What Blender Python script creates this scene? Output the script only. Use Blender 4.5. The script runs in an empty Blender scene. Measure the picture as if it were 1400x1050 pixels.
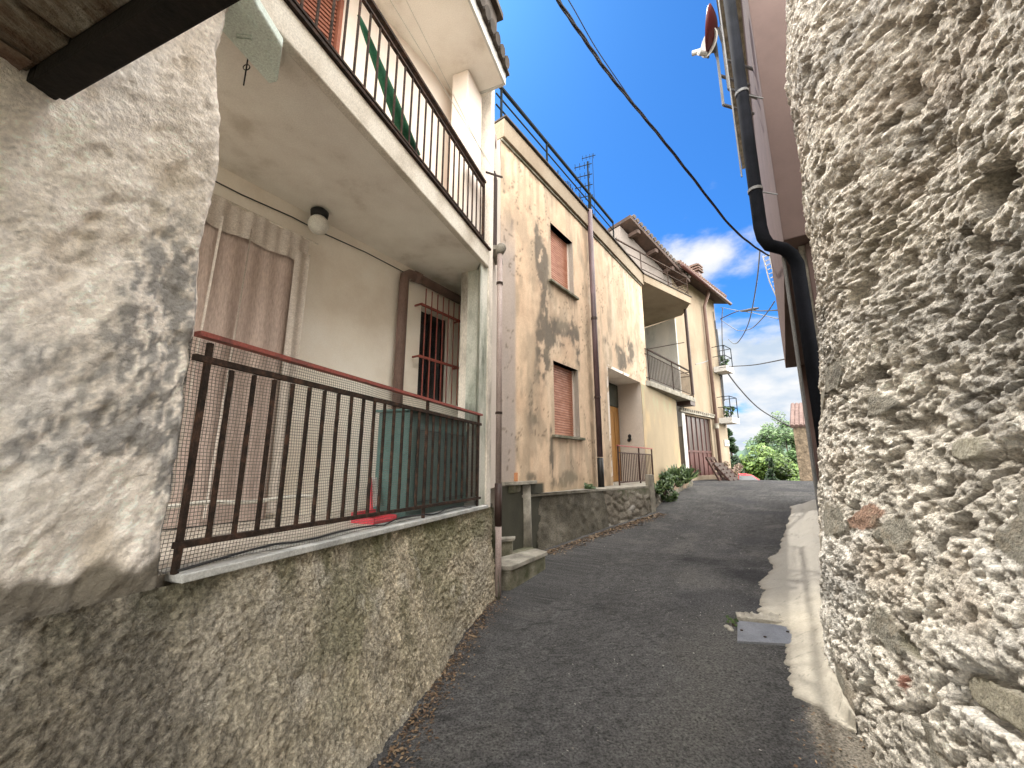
import bpy, math, random
import numpy as np
from mathutils import Vector, Matrix
random.seed(7)
S=bpy.context.scene; C=S.collection
# ------------------------------------------------------------------ camera
F=545.0; TH=math.radians(11.4); ct,st=math.cos(TH),math.sin(TH); EZ=1.6
cam=bpy.data.cameras.new('camera'); co=bpy.data.objects.new('camera',cam); C.objects.link(co)
cam.sensor_width=36; cam.lens=F/1400*36; cam.clip_start=.02; cam.clip_end=6000
co.location=(0,0,EZ); co.rotation_euler=(math.pi/2+TH,0,0); S.camera=co
S.render.resolution_x=1024; S.render.resolution_y=768
S.view_settings.view_transform='Standard'; S.view_settings.look='None'; S.view_settings.exposure=0
# survey helpers: the street was measured from the camera station
def ray(px,py):
    u=525-py; return (px-700, F*ct-u*st, u*ct+F*st)
def atz(px,py,z):
    r=ray(px,py); k=(z-EZ)/r[2]; return (r[0]*k,r[1]*k,z)
def aty(px,py,Y):
    r=ray(px,py); k=Y/r[1]; return (r[0]*k,Y,EZ+r[2]*k)
class Fr:   # vertical plane frame: u along the street (away), n outward to the street, z up
    def __init__(s,x,y,az,side=1):
        s.x,s.y=x,y; a=math.radians(az); s.d=(math.sin(a),math.cos(a)); s.az=az
        s.nn=(math.cos(a)*side,-math.sin(a)*side)
    def p(s,u,n,z): return (s.x+s.d[0]*u+s.nn[0]*n, s.y+s.d[1]*u+s.nn[1]*n, z)
    def hit(s,px,py,n=0):
        x0=s.x+s.nn[0]*n; y0=s.y+s.nn[1]*n; r=ray(px,py); dx,dy=s.d
        k=(x0*dy-y0*dx)/(r[0]*dy-r[1]*dx)
        return ((r[0]*k-x0)*dx+(r[1]*k-y0)*dy, EZ+r[2]*k)
    def uv(s,X,Y): return ((X-s.x)*s.d[0]+(Y-s.y)*s.d[1],(X-s.x)*s.nn[0]+(Y-s.y)*s.nn[1])
P1=Fr(-.36,4.6,20.5); PB=Fr(-2.545,2.897,33); P2=Fr(.77,7.2,36.4); P3=Fr(6.4,14.85,47)
PRF=[(-60,-2),(-5,-.1),(0,0),(2.5,.06),(5,.18),(7,.36),(9,.57),(11,.76),(13,.9),(15,.985),(17,1.03),(19,1.0),(22,.8),(30,-.3),(60,-5),(200,-30),(3000,-200)]
_s=np.arange(-60,300,.25); _z=np.interp(_s,[p[0] for p in PRF],[p[1] for p in PRF]); _z=np.convolve(np.pad(_z,4,mode='edge'),np.ones(9)/9,'valid')
def prof(s): return np.interp(s,_s,_z)
SA=math.radians(33); sd=(math.sin(SA),math.cos(SA))
def gz(X,Y): return float(prof(X*sd[0]+Y*sd[1]))
# ------------------------------------------------------------------ noise
def _h(ix,iy,seed):
    n=(ix.astype(np.int64)*374761393+iy.astype(np.int64)*668265263+seed*974711)&0xffffffff
    n=((n^(n>>13))*1274126177)&0xffffffff; n=n^(n>>16)
    return (n&0xffffff)/float(0xffffff)
def vn(x,y,seed=0):
    ix=np.floor(x);iy=np.floor(y);fx=x-ix;fy=y-iy;fx=fx*fx*(3-2*fx);fy=fy*fy*(3-2*fy)
    a=_h(ix,iy,seed);b=_h(ix+1,iy,seed);c=_h(ix,iy+1,seed);d=_h(ix+1,iy+1,seed)
    return (a*(1-fx)+b*fx)*(1-fy)+(c*(1-fx)+d*fx)*fy
def fbm(x,y,o=5,seed=0,g=.5):
    t=0;a=1;n=0
    for i in range(o):
        t=t+a*vn(x*2**i+i*17.3,y*2**i-i*9.1,seed+i);n+=a;a*=g
    return t/n
def wor(x,y,seed=0):  # F1, F2, cell hash
    ix=np.floor(x);iy=np.floor(y);f1=np.full(x.shape,9.);f2=np.full(x.shape,9.);hh=np.zeros(x.shape)
    for i in (-1,0,1):
        for j in (-1,0,1):
            cx=ix+i;cy=iy+j;qx=cx+_h(cx,cy,seed);qy=cy+_h(cx,cy,seed+5);d=np.hypot(qx-x,qy-y);k=_h(cx,cy,seed+9)
            m=d<f1;f2=np.where(m,f1,np.minimum(f2,d));hh=np.where(m,k,hh);f1=np.where(m,d,f1)
    return f1,f2,hh
def sstep(a,b,x): t=np.clip((x-a)/(b-a),0,1); return t*t*(3-2*t)
def mix(a,b,t):
    t=np.asarray(t)[...,None]; return a*(1-t)+np.asarray(b)*t
# ------------------------------------------------------------------ materials
def newmat(name):
    m=bpy.data.materials.new(name); m.use_nodes=True; nt=m.node_tree
    return m,nt,nt.nodes['Principled BSDF']
def N(nt,t,**k):
    n=nt.nodes.new(t)
    for a,b in k.items(): setattr(n,a,b)
    return n
def mat(name,cols,scale=3,rough=.85,bump=.25,bs=40,stretch=(1,1,1),metal=0,fine=.25,fs=90,attr=False,spec=.3,rand=False,dist=.01):
    m,nt,b=newmat(name); L=nt.links
    g=N(nt,'ShaderNodeNewGeometry'); mp=N(nt,'ShaderNodeMapping'); mp.inputs['Scale'].default_value=stretch
    L.new(g.outputs['Position'],mp.inputs['Vector'])
    if attr:
        a=N(nt,'ShaderNodeAttribute',attribute_name='Col'); col=a.outputs['Color']
    else:
        r=N(nt,'ShaderNodeValToRGB')
        if rand: L.new(g.outputs['Random Per Island'],r.inputs['Fac'])
        else:
            n1=N(nt,'ShaderNodeTexNoise'); n1.inputs['Scale'].default_value=scale; n1.inputs['Detail'].default_value=7; n1.inputs['Roughness'].default_value=.62
            L.new(mp.outputs[0],n1.inputs['Vector']); L.new(n1.outputs['Fac'],r.inputs['Fac'])
        el=r.color_ramp.elements; lo,hi=(.0,1.) if rand else (.32,.68)
        for i,c in enumerate(cols):
            pos=lo+(hi-lo)*i/max(1,len(cols)-1)
            e=el[i] if i<2 else el.new(pos)
            e.position=pos; e.color=(*c,1)
        if len(cols)==1: el[1].color=(*cols[0],1)
        col=r.outputs['Color']
    n2=N(nt,'ShaderNodeTexNoise'); n2.inputs['Scale'].default_value=fs; n2.inputs['Detail'].default_value=4; n2.inputs['Roughness'].default_value=.7
    L.new(mp.outputs[0],n2.inputs['Vector'])
    mr=N(nt,'ShaderNodeMapRange'); mr.inputs[1].default_value=.3; mr.inputs[2].default_value=.7; mr.inputs[3].default_value=1-fine; mr.inputs[4].default_value=1+fine
    L.new(n2.outputs['Fac'],mr.inputs[0])
    vm=N(nt,'ShaderNodeVectorMath',operation='SCALE'); L.new(col,vm.inputs[0]); L.new(mr.outputs[0],vm.inputs['Scale'])
    L.new(vm.outputs[0],b.inputs['Base Color'])
    b.inputs['Roughness'].default_value=rough; b.inputs['Metallic'].default_value=metal
    b.inputs['Specular IOR Level'].default_value=spec
    if bump:
        n3=N(nt,'ShaderNodeTexNoise'); n3.inputs['Scale'].default_value=bs; n3.inputs['Detail'].default_value=6; n3.inputs['Roughness'].default_value=.65
        L.new(g.outputs['Position'],n3.inputs['Vector'])
        bp=N(nt,'ShaderNodeBump'); bp.inputs['Strength'].default_value=bump; bp.inputs['Distance'].default_value=dist
        L.new(n3.outputs['Fac'],bp.inputs['Height']); L.new(bp.outputs[0],b.inputs['Normal'])
    return m
def leafmat(name,cols,tr=.25):
    m=mat(name,cols,rand=True,bump=0,fine=.1,rough=.55)
    return m
MT={}
MT['whiteplaster']=mat('aged white plaster',[],attr=True,bump=1.0,bs=60,fine=.18,fs=75,dist=.011)
MT['roughcast']=mat('mossy roughcast',[],attr=True,bump=1.0,bs=65,fine=.6,fs=60,dist=.03)
MT['facade']=mat('stained peach render',[],attr=True,bump=.3,bs=50,fine=.12,fs=40)
MT['stone']=mat('rubble stone and mortar',[],attr=True,bump=1.0,bs=75,fine=.42,fs=70,dist=.03)
MT['asphalt']=mat('asphalt',[],attr=True,bump=1.0,bs=80,fine=.85,fs=65,dist=.03,rough=.95)
MT['soffit']=mat('slab plaster',[(.60,.54,.46),(.78,.73,.66),(.84,.80,.73),(.88,.84,.77)],scale=1.6,bump=.5,bs=110,fine=.08)
MT['fascia']=mat('fascia plaster',[(.42,.37,.30),(.62,.57,.49),(.74,.70,.62)],scale=2.2,bump=.3)
MT['loggia']=mat('loggia plaster',[(.74,.66,.56),(.85,.79,.70),(.90,.86,.79)],scale=1.0,bump=.2,bs=30,fine=.05)
MT['pillar']=mat('pillar plaster',[(.30,.27,.23),(.68,.62,.54),(.76,.70,.62)],scale=2.6,bump=.3,stretch=(1,1,.35))
MT['endwall']=mat('mouldy loggia end wall',[(.10,.11,.09),(.38,.40,.34),(.62,.62,.55),(.70,.69,.62)],scale=2.4,bump=.4,stretch=(1.5,1.5,.5))
MT['upwall']=mat('upper floor render',[(.72,.62,.54),(.80,.71,.63),(.85,.78,.70)],scale=.8,bump=.15,fine=.05)
MT['marble']=mat('grey marble sill',[(.22,.22,.21),(.42,.42,.40),(.55,.55,.52)],scale=5,rough=.6,bump=.15)
MT['floor']=mat('loggia floor tile',[(.36,.32,.27),(.48,.43,.37)],scale=3,rough=.5)
MT['rustred']=mat('red painted rail',[(.20,.045,.035),(.30,.08,.06),(.16,.06,.05)],scale=14,rough=.6,bump=.2)
MT['iron']=mat('dark rusty iron',[(.02,.016,.014),(.04,.028,.022),(.09,.05,.035)],scale=20,rough=.8,bump=.3,spec=.1)
MT['darkiron']=mat('dark green iron',[(.006,.009,.010),(.014,.018,.02)],scale=10,rough=.8,spec=.05)
MT['net']=mat('plastic netting',[(.11,.11,.10),(.18,.18,.17)],scale=10,rough=.6,bump=0)
MT['brownpipe']=mat('brown downpipe',[(.12,.075,.06),(.20,.13,.11)],scale=5,rough=.5,bump=.1,stretch=(1,1,.3))
MT['mauvepipe']=mat('faded pipe',[(.26,.20,.18),(.36,.29,.26)],scale=4,rough=.55,bump=.1)
MT['purplepipe']=mat('dark painted pipe',[(.07,.043,.043),(.11,.07,.075),(.05,.035,.035)],scale=3,rough=.5,bump=.1,stretch=(1,1,.4))
MT['blackpipe']=mat('black pipe',[(.006,.007,.009),(.014,.015,.02)],scale=4,rough=.85,bump=.05,spec=.05)
MT['brownsleeve']=mat('dark brown sleeve',[(.035,.02,.015),(.06,.035,.03)],scale=6,rough=.5)
MT['shutter']=mat('orange brown shutter',[(.30,.12,.07),(.42,.19,.12),(.50,.26,.18)],scale=2.5,rough=.6,bump=.1,stretch=(2,2,6))
MT['brownshutter']=mat('brown louvre shutter',[(.20,.07,.045),(.28,.11,.07)],scale=3,rough=.6)
MT['darkwood']=mat('old black wood',[(.006,.005,.004),(.018,.013,.01)],scale=8,rough=.9,bump=.6)
MT['ceiling']=mat('flaking vault',[(.09,.05,.03),(.18,.14,.10),(.36,.33,.27),(.42,.38,.31)],scale=5,rough=.95,bump=1,bs=25,stretch=(1.6,.6,1),fine=.35,dist=.03)
MT['brick']=mat('old vault bricks',[(.05,.025,.015),(.16,.10,.07),(.24,.19,.14)],scale=9,bump=.8,bs=30,fine=.3)
MT['glassdark']=mat('dark window',[(.01,.012,.014),(.025,.025,.03)],scale=2,rough=.15,bump=0,spec=.6)
MT['teal']=mat('teal cabinet paint',[(.05,.115,.105),(.08,.16,.145)],scale=2,rough=.5,bump=.08)
MT['tealdark']=mat('dark teal trim',[(.03,.07,.065)],rough=.5)
MT['curtain']=mat('mauve curtain cloth',[(.42,.33,.29),(.52,.42,.37)],scale=2,rough=.95,bump=.2,bs=300,stretch=(1,1,.2))
MT['sheer']=mat('sheer white lace',[(.50,.44,.39),(.62,.56,.50)],scale=25,rough=.95,bump=.3,bs=250)
MT['white']=mat('white plastic',[(.45,.44,.41),(.56,.55,.52)],scale=3,rough=.5,bump=.05)
MT['globe']=mat('opal lamp globe',[(.62,.60,.55),(.70,.68,.62)],scale=3,rough=.3,bump=0)
MT['black']=mat('black plastic',[(.01,.01,.01),(.02,.02,.02)],rough=.5,bump=0)
MT['mint']=mat('mint plastic',[(.68,.78,.70),(.76,.85,.78)],scale=3,rough=.5,bump=.05)
MT['green']=mat('green cloth',[(.01,.07,.035),(.02,.11,.055)],scale=12,rough=.8)
MT['red']=mat('red plastic',[(.50,.04,.06),(.6,.07,.09)],rough=.4,bump=0)
MT['conc']=mat('weathered concrete',[(.13,.12,.10),(.24,.22,.18),(.34,.32,.27)],scale=5,bump=.6,bs=50,fine=.2)
MT['mossconc']=mat('mossy concrete',[(.05,.055,.025),(.14,.13,.09),(.27,.25,.20)],scale=4,bump=.8,bs=45,fine=.3)
MT['darkvoid']=mat('dark stair wall',[(.03,.03,.022),(.07,.07,.05)],scale=2,bump=.4)  # dark colour stands in for stair recess shade; transom shares it
MT['terracotta']=mat('terracotta',[(.40,.17,.08),(.50,.24,.12)],scale=8)
MT['tiles']=mat('roof tiles',[(.05,.035,.03),(.15,.09,.07),(.09,.075,.06)],scale=4,bump=.4)
MT['tiledark']=mat('dark eave tiles',[(.03,.025,.02),(.09,.07,.055)],scale=5,bump=.4)
MT['tilepink']=mat('weathered pink roof tiles',[(.07,.042,.035),(.14,.09,.075)],scale=3,bump=.4)
MT['gut']=mat('dark red gutter',[(.05,.018,.016),(.075,.028,.022)],scale=5,rough=.5)
MT['gable']=mat('pale pinkish render',[(.13,.115,.10),(.19,.165,.15),(.22,.19,.17)],scale=1.2,bump=.3)
MT['greywall']=mat('grey stained render',[(.20,.20,.19),(.46,.44,.40),(.58,.54,.48)],scale=.9,bump=.3,stretch=(1,1,.5))
MT['yellow']=mat('yellow render',[(.20,.15,.10),(.255,.20,.14),(.29,.24,.175)],scale=1.1,bump=.3,stretch=(1,1,.45))
MT['jamb']=mat('grey porch plaster',[(.50,.44,.38),(.60,.53,.46)],scale=1.5,bump=.2)
MT['wooddoor']=mat('honey wood door',[(.22,.10,.02),(.30,.15,.04)],scale=4,rough=.5,stretch=(4,4,.6))
MT['garup']=mat('garage glass panels',[(.05,.037,.033),(.08,.06,.055)],scale=2,rough=.35,bump=0)
MT['garlow']=mat('garage red paint',[(.075,.03,.027),(.10,.045,.038)],scale=3,rough=.5)
MT['woodred']=mat('red brown timber',[(.025,.013,.011),(.06,.03,.023),(.05,.035,.028)],scale=9)
MT['rafterwood']=mat('dark eave timber',[(.035,.025,.02),(.08,.05,.04)],scale=6)
MT['brown']=mat('brown render',[(.085,.055,.048),(.115,.078,.068)],scale=1.5,bump=.3,bs=160,fine=.1,fs=200)
MT['brownlit']=MT['brown']
MT['kerb']=mat('pale concrete apron',[],attr=True,bump=.4,bs=60,fine=.12,fs=60)
MT['steel']=mat('steel cover',[(.13,.135,.145),(.20,.205,.215)],scale=6,rough=.5,metal=.3,bump=.1)
MT['cable']=mat('grey cable',[(.03,.03,.035),(.06,.06,.065)],rough=.6,bump=0)
MT['cablel']=mat('light cable',[(.16,.18,.20)],rough=.6,bump=0)
MT['dish']=mat('dark red dish',[(.10,.02,.02),(.14,.03,.03)],rough=.4,bump=0)
MT['galv']=mat('galvanised metal',[(.13,.13,.13),(.2,.2,.2)],rough=.6,metal=.2,bump=0)
MT['leaf_b']=leafmat('bright leaves',[(.035,.075,.012),(.085,.15,.025),(.16,.235,.05)])
MT['leaf_m']=leafmat('mid leaves',[(.018,.045,.012),(.045,.09,.025),(.09,.14,.05)])
MT['leaf_d']=leafmat('dark conifer',[(.008,.02,.01),(.02,.045,.015),(.03,.06,.02)])
MT['leaf_p']=leafmat('planter leaves',[(.02,.04,.012),(.05,.09,.025),(.10,.14,.04)])
MT['leaf_red']=leafmat('reddish shrub',[(.10,.05,.04),(.20,.13,.10),(.12,.12,.05)])
MT['bark']=mat('bark',[(.05,.035,.025),(.10,.08,.06)],scale=10,bump=.6)
MT['litter']=leafmat('dry litter',[(.05,.03,.018),(.13,.08,.045),(.24,.17,.10)])
MT['grit']=leafmat('pale grit',[(.14,.13,.11),(.26,.24,.21),(.45,.43,.39)])
MT['hill']=mat('wooded hill',[(.035,.07,.04),(.06,.11,.055),(.09,.15,.07)],scale=.06,bump=1,bs=.25,fine=.35,fs=.3,dist=3)
MT['hillblue']=mat('hazy far hill',[(.04,.075,.055),(.07,.11,.075)],scale=.02,bump=.6,bs=.08,fine=.2,fs=.1,dist=6)
MT['carred']=mat('red car paint',[(.45,.02,.03)],rough=.25,bump=0,spec=.6,fine=0)
MT['tyre']=mat('tyre rubber',[(.015,.015,.015)],rough=.8)
MT['carglass']=mat('car glass',[(.03,.04,.045)],rough=.1,bump=0,spec=.8)
MT['lamp']=mat('tail light',[(.5,.02,.02)],rough=.2,bump=0)
MT['ruin']=mat('rubble ruin wall',[(.05,.038,.025),(.12,.09,.06),(.17,.13,.09)],scale=4,bump=1,bs=6,fine=.4,fs=9,dist=.08)
MT['soil']=mat('grassy soil',[(.06,.07,.03),(.12,.11,.06)],scale=2,bump=.6)
MT['rope']=mat('white rope',[(.5,.48,.42),(.62,.6,.54)],bs=200)
# ------------------------------------------------------------------ mesh builder
class MB:
    def __init__(s): s.v=[];s.f=[]
    def add(s,v,f):
        o=len(s.v); s.v+=[tuple(p) for p in v]; s.f+=[tuple(i+o for i in q) for q in f]; return s
    def prism(s,poly,z0,z1):   # poly list of (x,y) or callable heights
        n=len(poly); a=sum(poly[i][0]*poly[(i+1)%n][1]-poly[(i+1)%n][0]*poly[i][1] for i in range(n))
        if a<0: poly=poly[::-1]
        v=[(p[0],p[1],z0) for p in poly]+[(p[0],p[1],z1) for p in poly]
        f=[tuple(range(n))[::-1],tuple(range(n,2*n))]+[(i,(i+1)%n,n+(i+1)%n,n+i) for i in range(n)]
        return s.add(v,f)
    def box(s,fr,u0,u1,n0,n1,z0,z1):
        return s.prism([fr.p(u0,n0,0)[:2],fr.p(u1,n0,0)[:2],fr.p(u1,n1,0)[:2],fr.p(u0,n1,0)[:2]],z0,z1)
    def hexa(s,p):  # 8 points: bottom 4, top 4
        return s.add(p,[(3,2,1,0),(4,5,6,7),(0,1,5,4),(1,2,6,5),(2,3,7,6),(3,0,4,7)])
    def tube(s,pts,r,seg=8,cap=True):
        pts=[Vector(p) for p in pts]; rr=r if isinstance(r,(list,tuple)) else [r]*len(pts)
        v=[];f=[];prev=None
        for i,p in enumerate(pts):
            d=((pts[min(i+1,len(pts)-1)]-pts[max(i-1,0)])).normalized()
            a=prev if prev is not None else (Vector((0,0,1)) if abs(d.z)<.9 else Vector((1,0,0)))
            x=(a-d*a.dot(d)).normalized(); prev=x; y=d.cross(x)
            for k in range(seg):
                t=2*math.pi*(k+.5)/seg; v.append(p+(x*math.cos(t)+y*math.sin(t))*rr[i])
        for i in range(len(pts)-1):
            for k in range(seg):
                f.append((i*seg+k,i*seg+(k+1)%seg,(i+1)*seg+(k+1)%seg,(i+1)*seg+k))
        if cap: f.append(tuple(range(seg))[::-1]); f.append(tuple((len(pts)-1)*seg+k for k in range(seg)))
        return s.add(v,f)
    def bar(s,a,b,w,h=None):  # rectangular bar between two points
        h=h or w; a=Vector(a);b=Vector(b);d=(b-a).normalized(); up=Vector((0,0,1)) if abs(d.z)<.95 else Vector((P1.d[0],P1.d[1],0))
        x=d.cross(up).normalized()*w/2; y=x.cross(d).normalized()*h/2
        return s.hexa([a-x-y,a+x-y,a+x+y,a-x+y,b-x-y,b+x-y,b+x+y,b-x+y])
    def sphere(s,c,r,n=14,m=9,sz=1):
        v=[(c[0],c[1],c[2]+r*sz)];f=[]
        for i in range(1,m):
            t=math.pi*i/m
            for k in range(n): v.append((c[0]+r*math.sin(t)*math.cos(2*math.pi*k/n),c[1]+r*math.sin(t)*math.sin(2*math.pi*k/n),c[2]+r*sz*math.cos(t)))
        v.append((c[0],c[1],c[2]-r*sz)); L=len(v)-1
        for k in range(n):
            f.append((0,1+k,1+(k+1)%n)); f.append((L,1+(m-2)*n+(k+1)%n,1+(m-2)*n+k))
            for i in range(m-2): f.append((1+i*n+k,1+(i+1)*n+k,1+(i+1)*n+(k+1)%n,1+i*n+(k+1)%n))
        return s.add(v,f)
    def quads(s,n,fn):
        for i in range(n): c,x,y=fn(i); s.add([c-x-y,c+x-y,c+x+y,c-x+y],[(0,1,2,3)])
        return s
    def build(s,name,m,parent=None,smooth=False,bevel=0,col=None):
        me=bpy.data.meshes.new(name)
        v=s.v
        if parent is not None:
            M=rootmat(parent).inverted(); v=[M@Vector(p) for p in v]
        me.from_pydata([tuple(p) for p in v],[],s.f); me.update()
        if smooth: me.polygons.foreach_set('use_smooth',[True]*len(me.polygons))
        if m is not None: me.materials.append(MT[m] if isinstance(m,str) else m)
        if col is not None: setcol(me,col)
        o=bpy.data.objects.new(name,me); C.objects.link(o)
        if parent is not None: o.parent=parent
        if bevel:
            b=o.modifiers.new('bevel','BEVEL'); b.width=bevel; b.segments=2; b.limit_method='ANGLE'
        return o
def setcol(me,col):
    a=me.color_attributes.new('Col','FLOAT_COLOR','POINT'); c=np.ones((len(me.vertices),4),dtype=np.float32); c[:,:3]=np.clip(col.reshape(-1,3),0,1)
    a.data.foreach_set('color',c.ravel())
def rootmat(o):
    m=Matrix.Identity(4); ch=[]
    while o is not None: ch.append(o); o=o.parent
    for q in reversed(ch): m=m@(Matrix.Translation(q.location)@q.rotation_euler.to_matrix().to_4x4())
    return m
def gridmesh(name,pts,m,parent=None,col=None,keep=None,smooth=True):
    nu,nv=pts.shape[:2]; idx=np.arange(nu*nv).reshape(nu,nv)
    q=np.stack([idx[:-1,:-1],idx[1:,:-1],idx[1:,1:],idx[:-1,1:]],-1)
    if keep is not None: q=q[keep]
    q=q.reshape(-1,4); v=pts.reshape(-1,3)
    if parent is not None:
        M=np.array(rootmat(parent).inverted()); v=v@M[:3,:3].T+M[:3,3]
    me=bpy.data.meshes.new(name); me.vertices.add(len(v)); me.vertices.foreach_set('co',v.astype(np.float32).ravel())
    me.loops.add(len(q)*4); me.loops.foreach_set('vertex_index',q.astype(np.int32).ravel())
    me.polygons.add(len(q)); me.polygons.foreach_set('loop_start',np.arange(0,len(q)*4,4,dtype=np.int32))
    me.update(calc_edges=True); me.validate()
    if smooth: me.polygons.foreach_set('use_smooth',[True]*len(me.polygons))
    me.materials.append(MT[m])
    if col is not None: setcol(me,col)
    o=bpy.data.objects.new(name,me); C.objects.link(o)
    if parent is not None: o.parent=parent
    return o
def thing(name,label,cat,loc=(0,0,0),az=None,group=None):
    o=bpy.data.objects.new(name,None); C.objects.link(o); o.location=loc
    if az is not None: o.rotation_euler=(0,0,math.radians(90-az))
    return tag(o,label,cat,group)
def tag(o,label,cat,group=None):
    o['label']=label; o['category']=cat
    if group: o['group']=group
    return o
def struct(o): o['kind']='structure'; return o
def one(name,mb,m,label,cat,group=None,**k): return tag(mb.build(name,m,None,**k),label,cat,group)
def rows(fr,u,z,disp,out=1):
    U,Z=np.meshgrid(u,z,indexing='ij') if u.ndim==1 else (u,z)
    X=fr.x+fr.d[0]*U+fr.nn[0]*disp; Y=fr.y+fr.d[1]*U+fr.nn[1]*disp
    return np.stack([X,Y,Z],-1)
def axis(a,b,step,extra=()):
    x=list(np.arange(a,b,step))+[b]
    for e in extra:
        x=[q for q in x if abs(q-e)>step*.45]+[e]
    return np.array(sorted(x))
# ================================================================== ROAD
def A(*a): return np.array(a,dtype=float)
s=np.concatenate([np.arange(-6,1,.1),np.arange(1,9,.035),np.arange(9,24,.12),np.arange(24,80,1.5)])
t=np.concatenate([np.arange(-9,-2.2,.4),np.arange(-2.2,2.2,.035),np.arange(2.2,9,.4)])
Sg,Tg=np.meshgrid(s,t,indexing='ij')
X=sd[0]*Sg+sd[1]*Tg; Y=sd[1]*Sg-sd[0]*Tg
Z=prof(Sg)+.02*(fbm(X*1.1,Y*1.1,3,3)-.5)+.008*(fbm(X*6,Y*6,3,5)-.5)
d1=fbm(X*.7,Y*.7,4,11); d2=fbm(X*3,Y*3,4,21); along=fbm(Tg*2.6,Sg*.25,3,31)
c=np.ones(X.shape+(3,))*A(.076,.074,.072)
c*= (.52+.55*along+.33*d1)[...,None]*(1-.40*sstep(3,9,Sg))[...,None]; c*=(.72+.56*_h(np.floor(Sg/.035),np.floor(Tg/.035),77))[...,None]
c=mix(c,A(.026,.026,.029),sstep(.5,.68,fbm(X*.9+4,Y*.9,4,41))*.8)
c=mix(c,A(.105,.10,.09),sstep(.62,.75,d2)*.35)
pa=sstep(.52,.54,fbm(X*.55+2,Y*.55,2,47)+.02*d2); c*=(1+.22*pa)[...,None]
ckk=np.abs(fbm(X*1.3,Y*1.3,5,48)-.5); c=mix(c,A(.015,.015,.015),sstep(.007,.002,ckk)*.6)
# pale band along the lane, darker tar repairs
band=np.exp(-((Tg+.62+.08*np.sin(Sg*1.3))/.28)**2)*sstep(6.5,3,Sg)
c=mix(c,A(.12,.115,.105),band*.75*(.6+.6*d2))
tar=np.exp(-((Sg-6.6-.3*np.sin(Tg*1.2))/.16)**2)*sstep(-1.6,-.9,Tg)
c=mix(c,A(.014,.014,.016),np.clip(tar*1.3*d2*1.2,0,.5))
c=mix(c,A(.015,.015,.017),sstep(.55,.2,np.hypot((Tg+.15)/1.3,(Sg-5.9)/.8)+.5*(d2-.5))*.75)
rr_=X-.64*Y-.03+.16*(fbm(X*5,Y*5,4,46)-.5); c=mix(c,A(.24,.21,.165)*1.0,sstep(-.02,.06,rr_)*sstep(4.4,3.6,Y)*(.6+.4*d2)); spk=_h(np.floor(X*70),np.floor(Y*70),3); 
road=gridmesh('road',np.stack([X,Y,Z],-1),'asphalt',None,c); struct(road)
# ground sheet out to the horizon
r=np.concatenate([np.arange(0,80,4),np.geomspace(80,4000,30)]); a=np.linspace(0,2*math.pi,73)
R_,A_=np.meshgrid(r,a,indexing='ij'); gx=R_*np.sin(A_);gy=R_*np.cos(A_); gs=gx*sd[0]+gy*sd[1]
gzz=np.interp(gs,[p[0] for p in PRF],[p[1] for p in PRF])-.35
gzz=np.where((gs>20),gzz,gzz-.1)
g=gridmesh('ground',np.stack([gx,gy,gzz],-1)[:,::-1],'soil'); struct(g)
# gritty litter gathered along the walls
def scatter(name,mt_,n,fn,size,kind='stuff',label=None,cat=None,flat=.3):
    mb=MB()
    for i in range(n):
        x,y,z=fn(i); sz=size*random.uniform(.4,1.3); an=random.uniform(0,6.28)
        ax=Vector((math.cos(an),math.sin(an),random.uniform(-flat,flat)))*sz; ay=Vector((-math.sin(an),math.cos(an),random.uniform(-flat,flat)))*sz*random.uniform(.3,.7)
        c_=Vector((x,y,z+abs(ax.z)+abs(ay.z)+.003))
        up=Vector((0,0,sz*.25))
        mb.add([c_-ax,c_-ay*.9+up,c_+ax,c_+ay],[(0,1,2,3)])
    o=mb.build(name,mt_); o['kind']='stuff'; tag(o,label,cat); return o
BASEL=[(-1.95,-.9),(-1.35,.9),(-.73,2.44),(-.25,4.95)]
def lerp_poly(P,t):
    n=len(P)-1; k=min(int(t*n),n-1); f=t*n-k; return tuple(P[k][i]*(1-f)+P[k+1][i]*f for i in range(len(P[0])))
def fnl(i):
    x,y=lerp_poly(BASEL[1:],random.random()); o=abs(random.gauss(0,.09)); X_=x+.937*o+.02; Y_=y-.35*o; return X_,Y_,gz(X_,Y_)
scatter('leaf_litter','litter',2600,fnl,.014,label='brown dry leaf litter lying along the foot of the mossy wall',cat='leaf litter')
def fnt(i):
    t_=random.random(); x,y=lerp_poly([(.44,6.62),(1.9,7.92),(3.08,8.88)],t_); o=.03+abs(random.gauss(0,.13)); X_=x+.65*o; Y_=y-.75*o; return X_,Y_,gz(X_,Y_)
scatter('leaf_litter','litter',2200,fnt,.022,label='brown leaf litter and grit below the dark terrace wall',cat='leaf litter')
def fng(i):
    Y_=random.uniform(.8,9); o=random.uniform(-1,1); w=1.0+.0*Y_; X_=-.4+Y_*.42+random.uniform(-1.0,1.25)*w; return X_,Y_,gz(X_,Y_)
def fngr(i):
    t_=random.random()**1.3; Y_=1.4+t_*2.3; X_=.70*Y_-.25+abs(random.gauss(.2,.13)); return X_,Y_,gz(X_,Y_)
scatter('grit','grit',900,fng,.008,label='tiny pale stones scattered over the asphalt',cat='grit')
scatter('grit','litter',500,fngr,.011,label='brown grit and dry bits beside the pale concrete strip',cat='grit')
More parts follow.
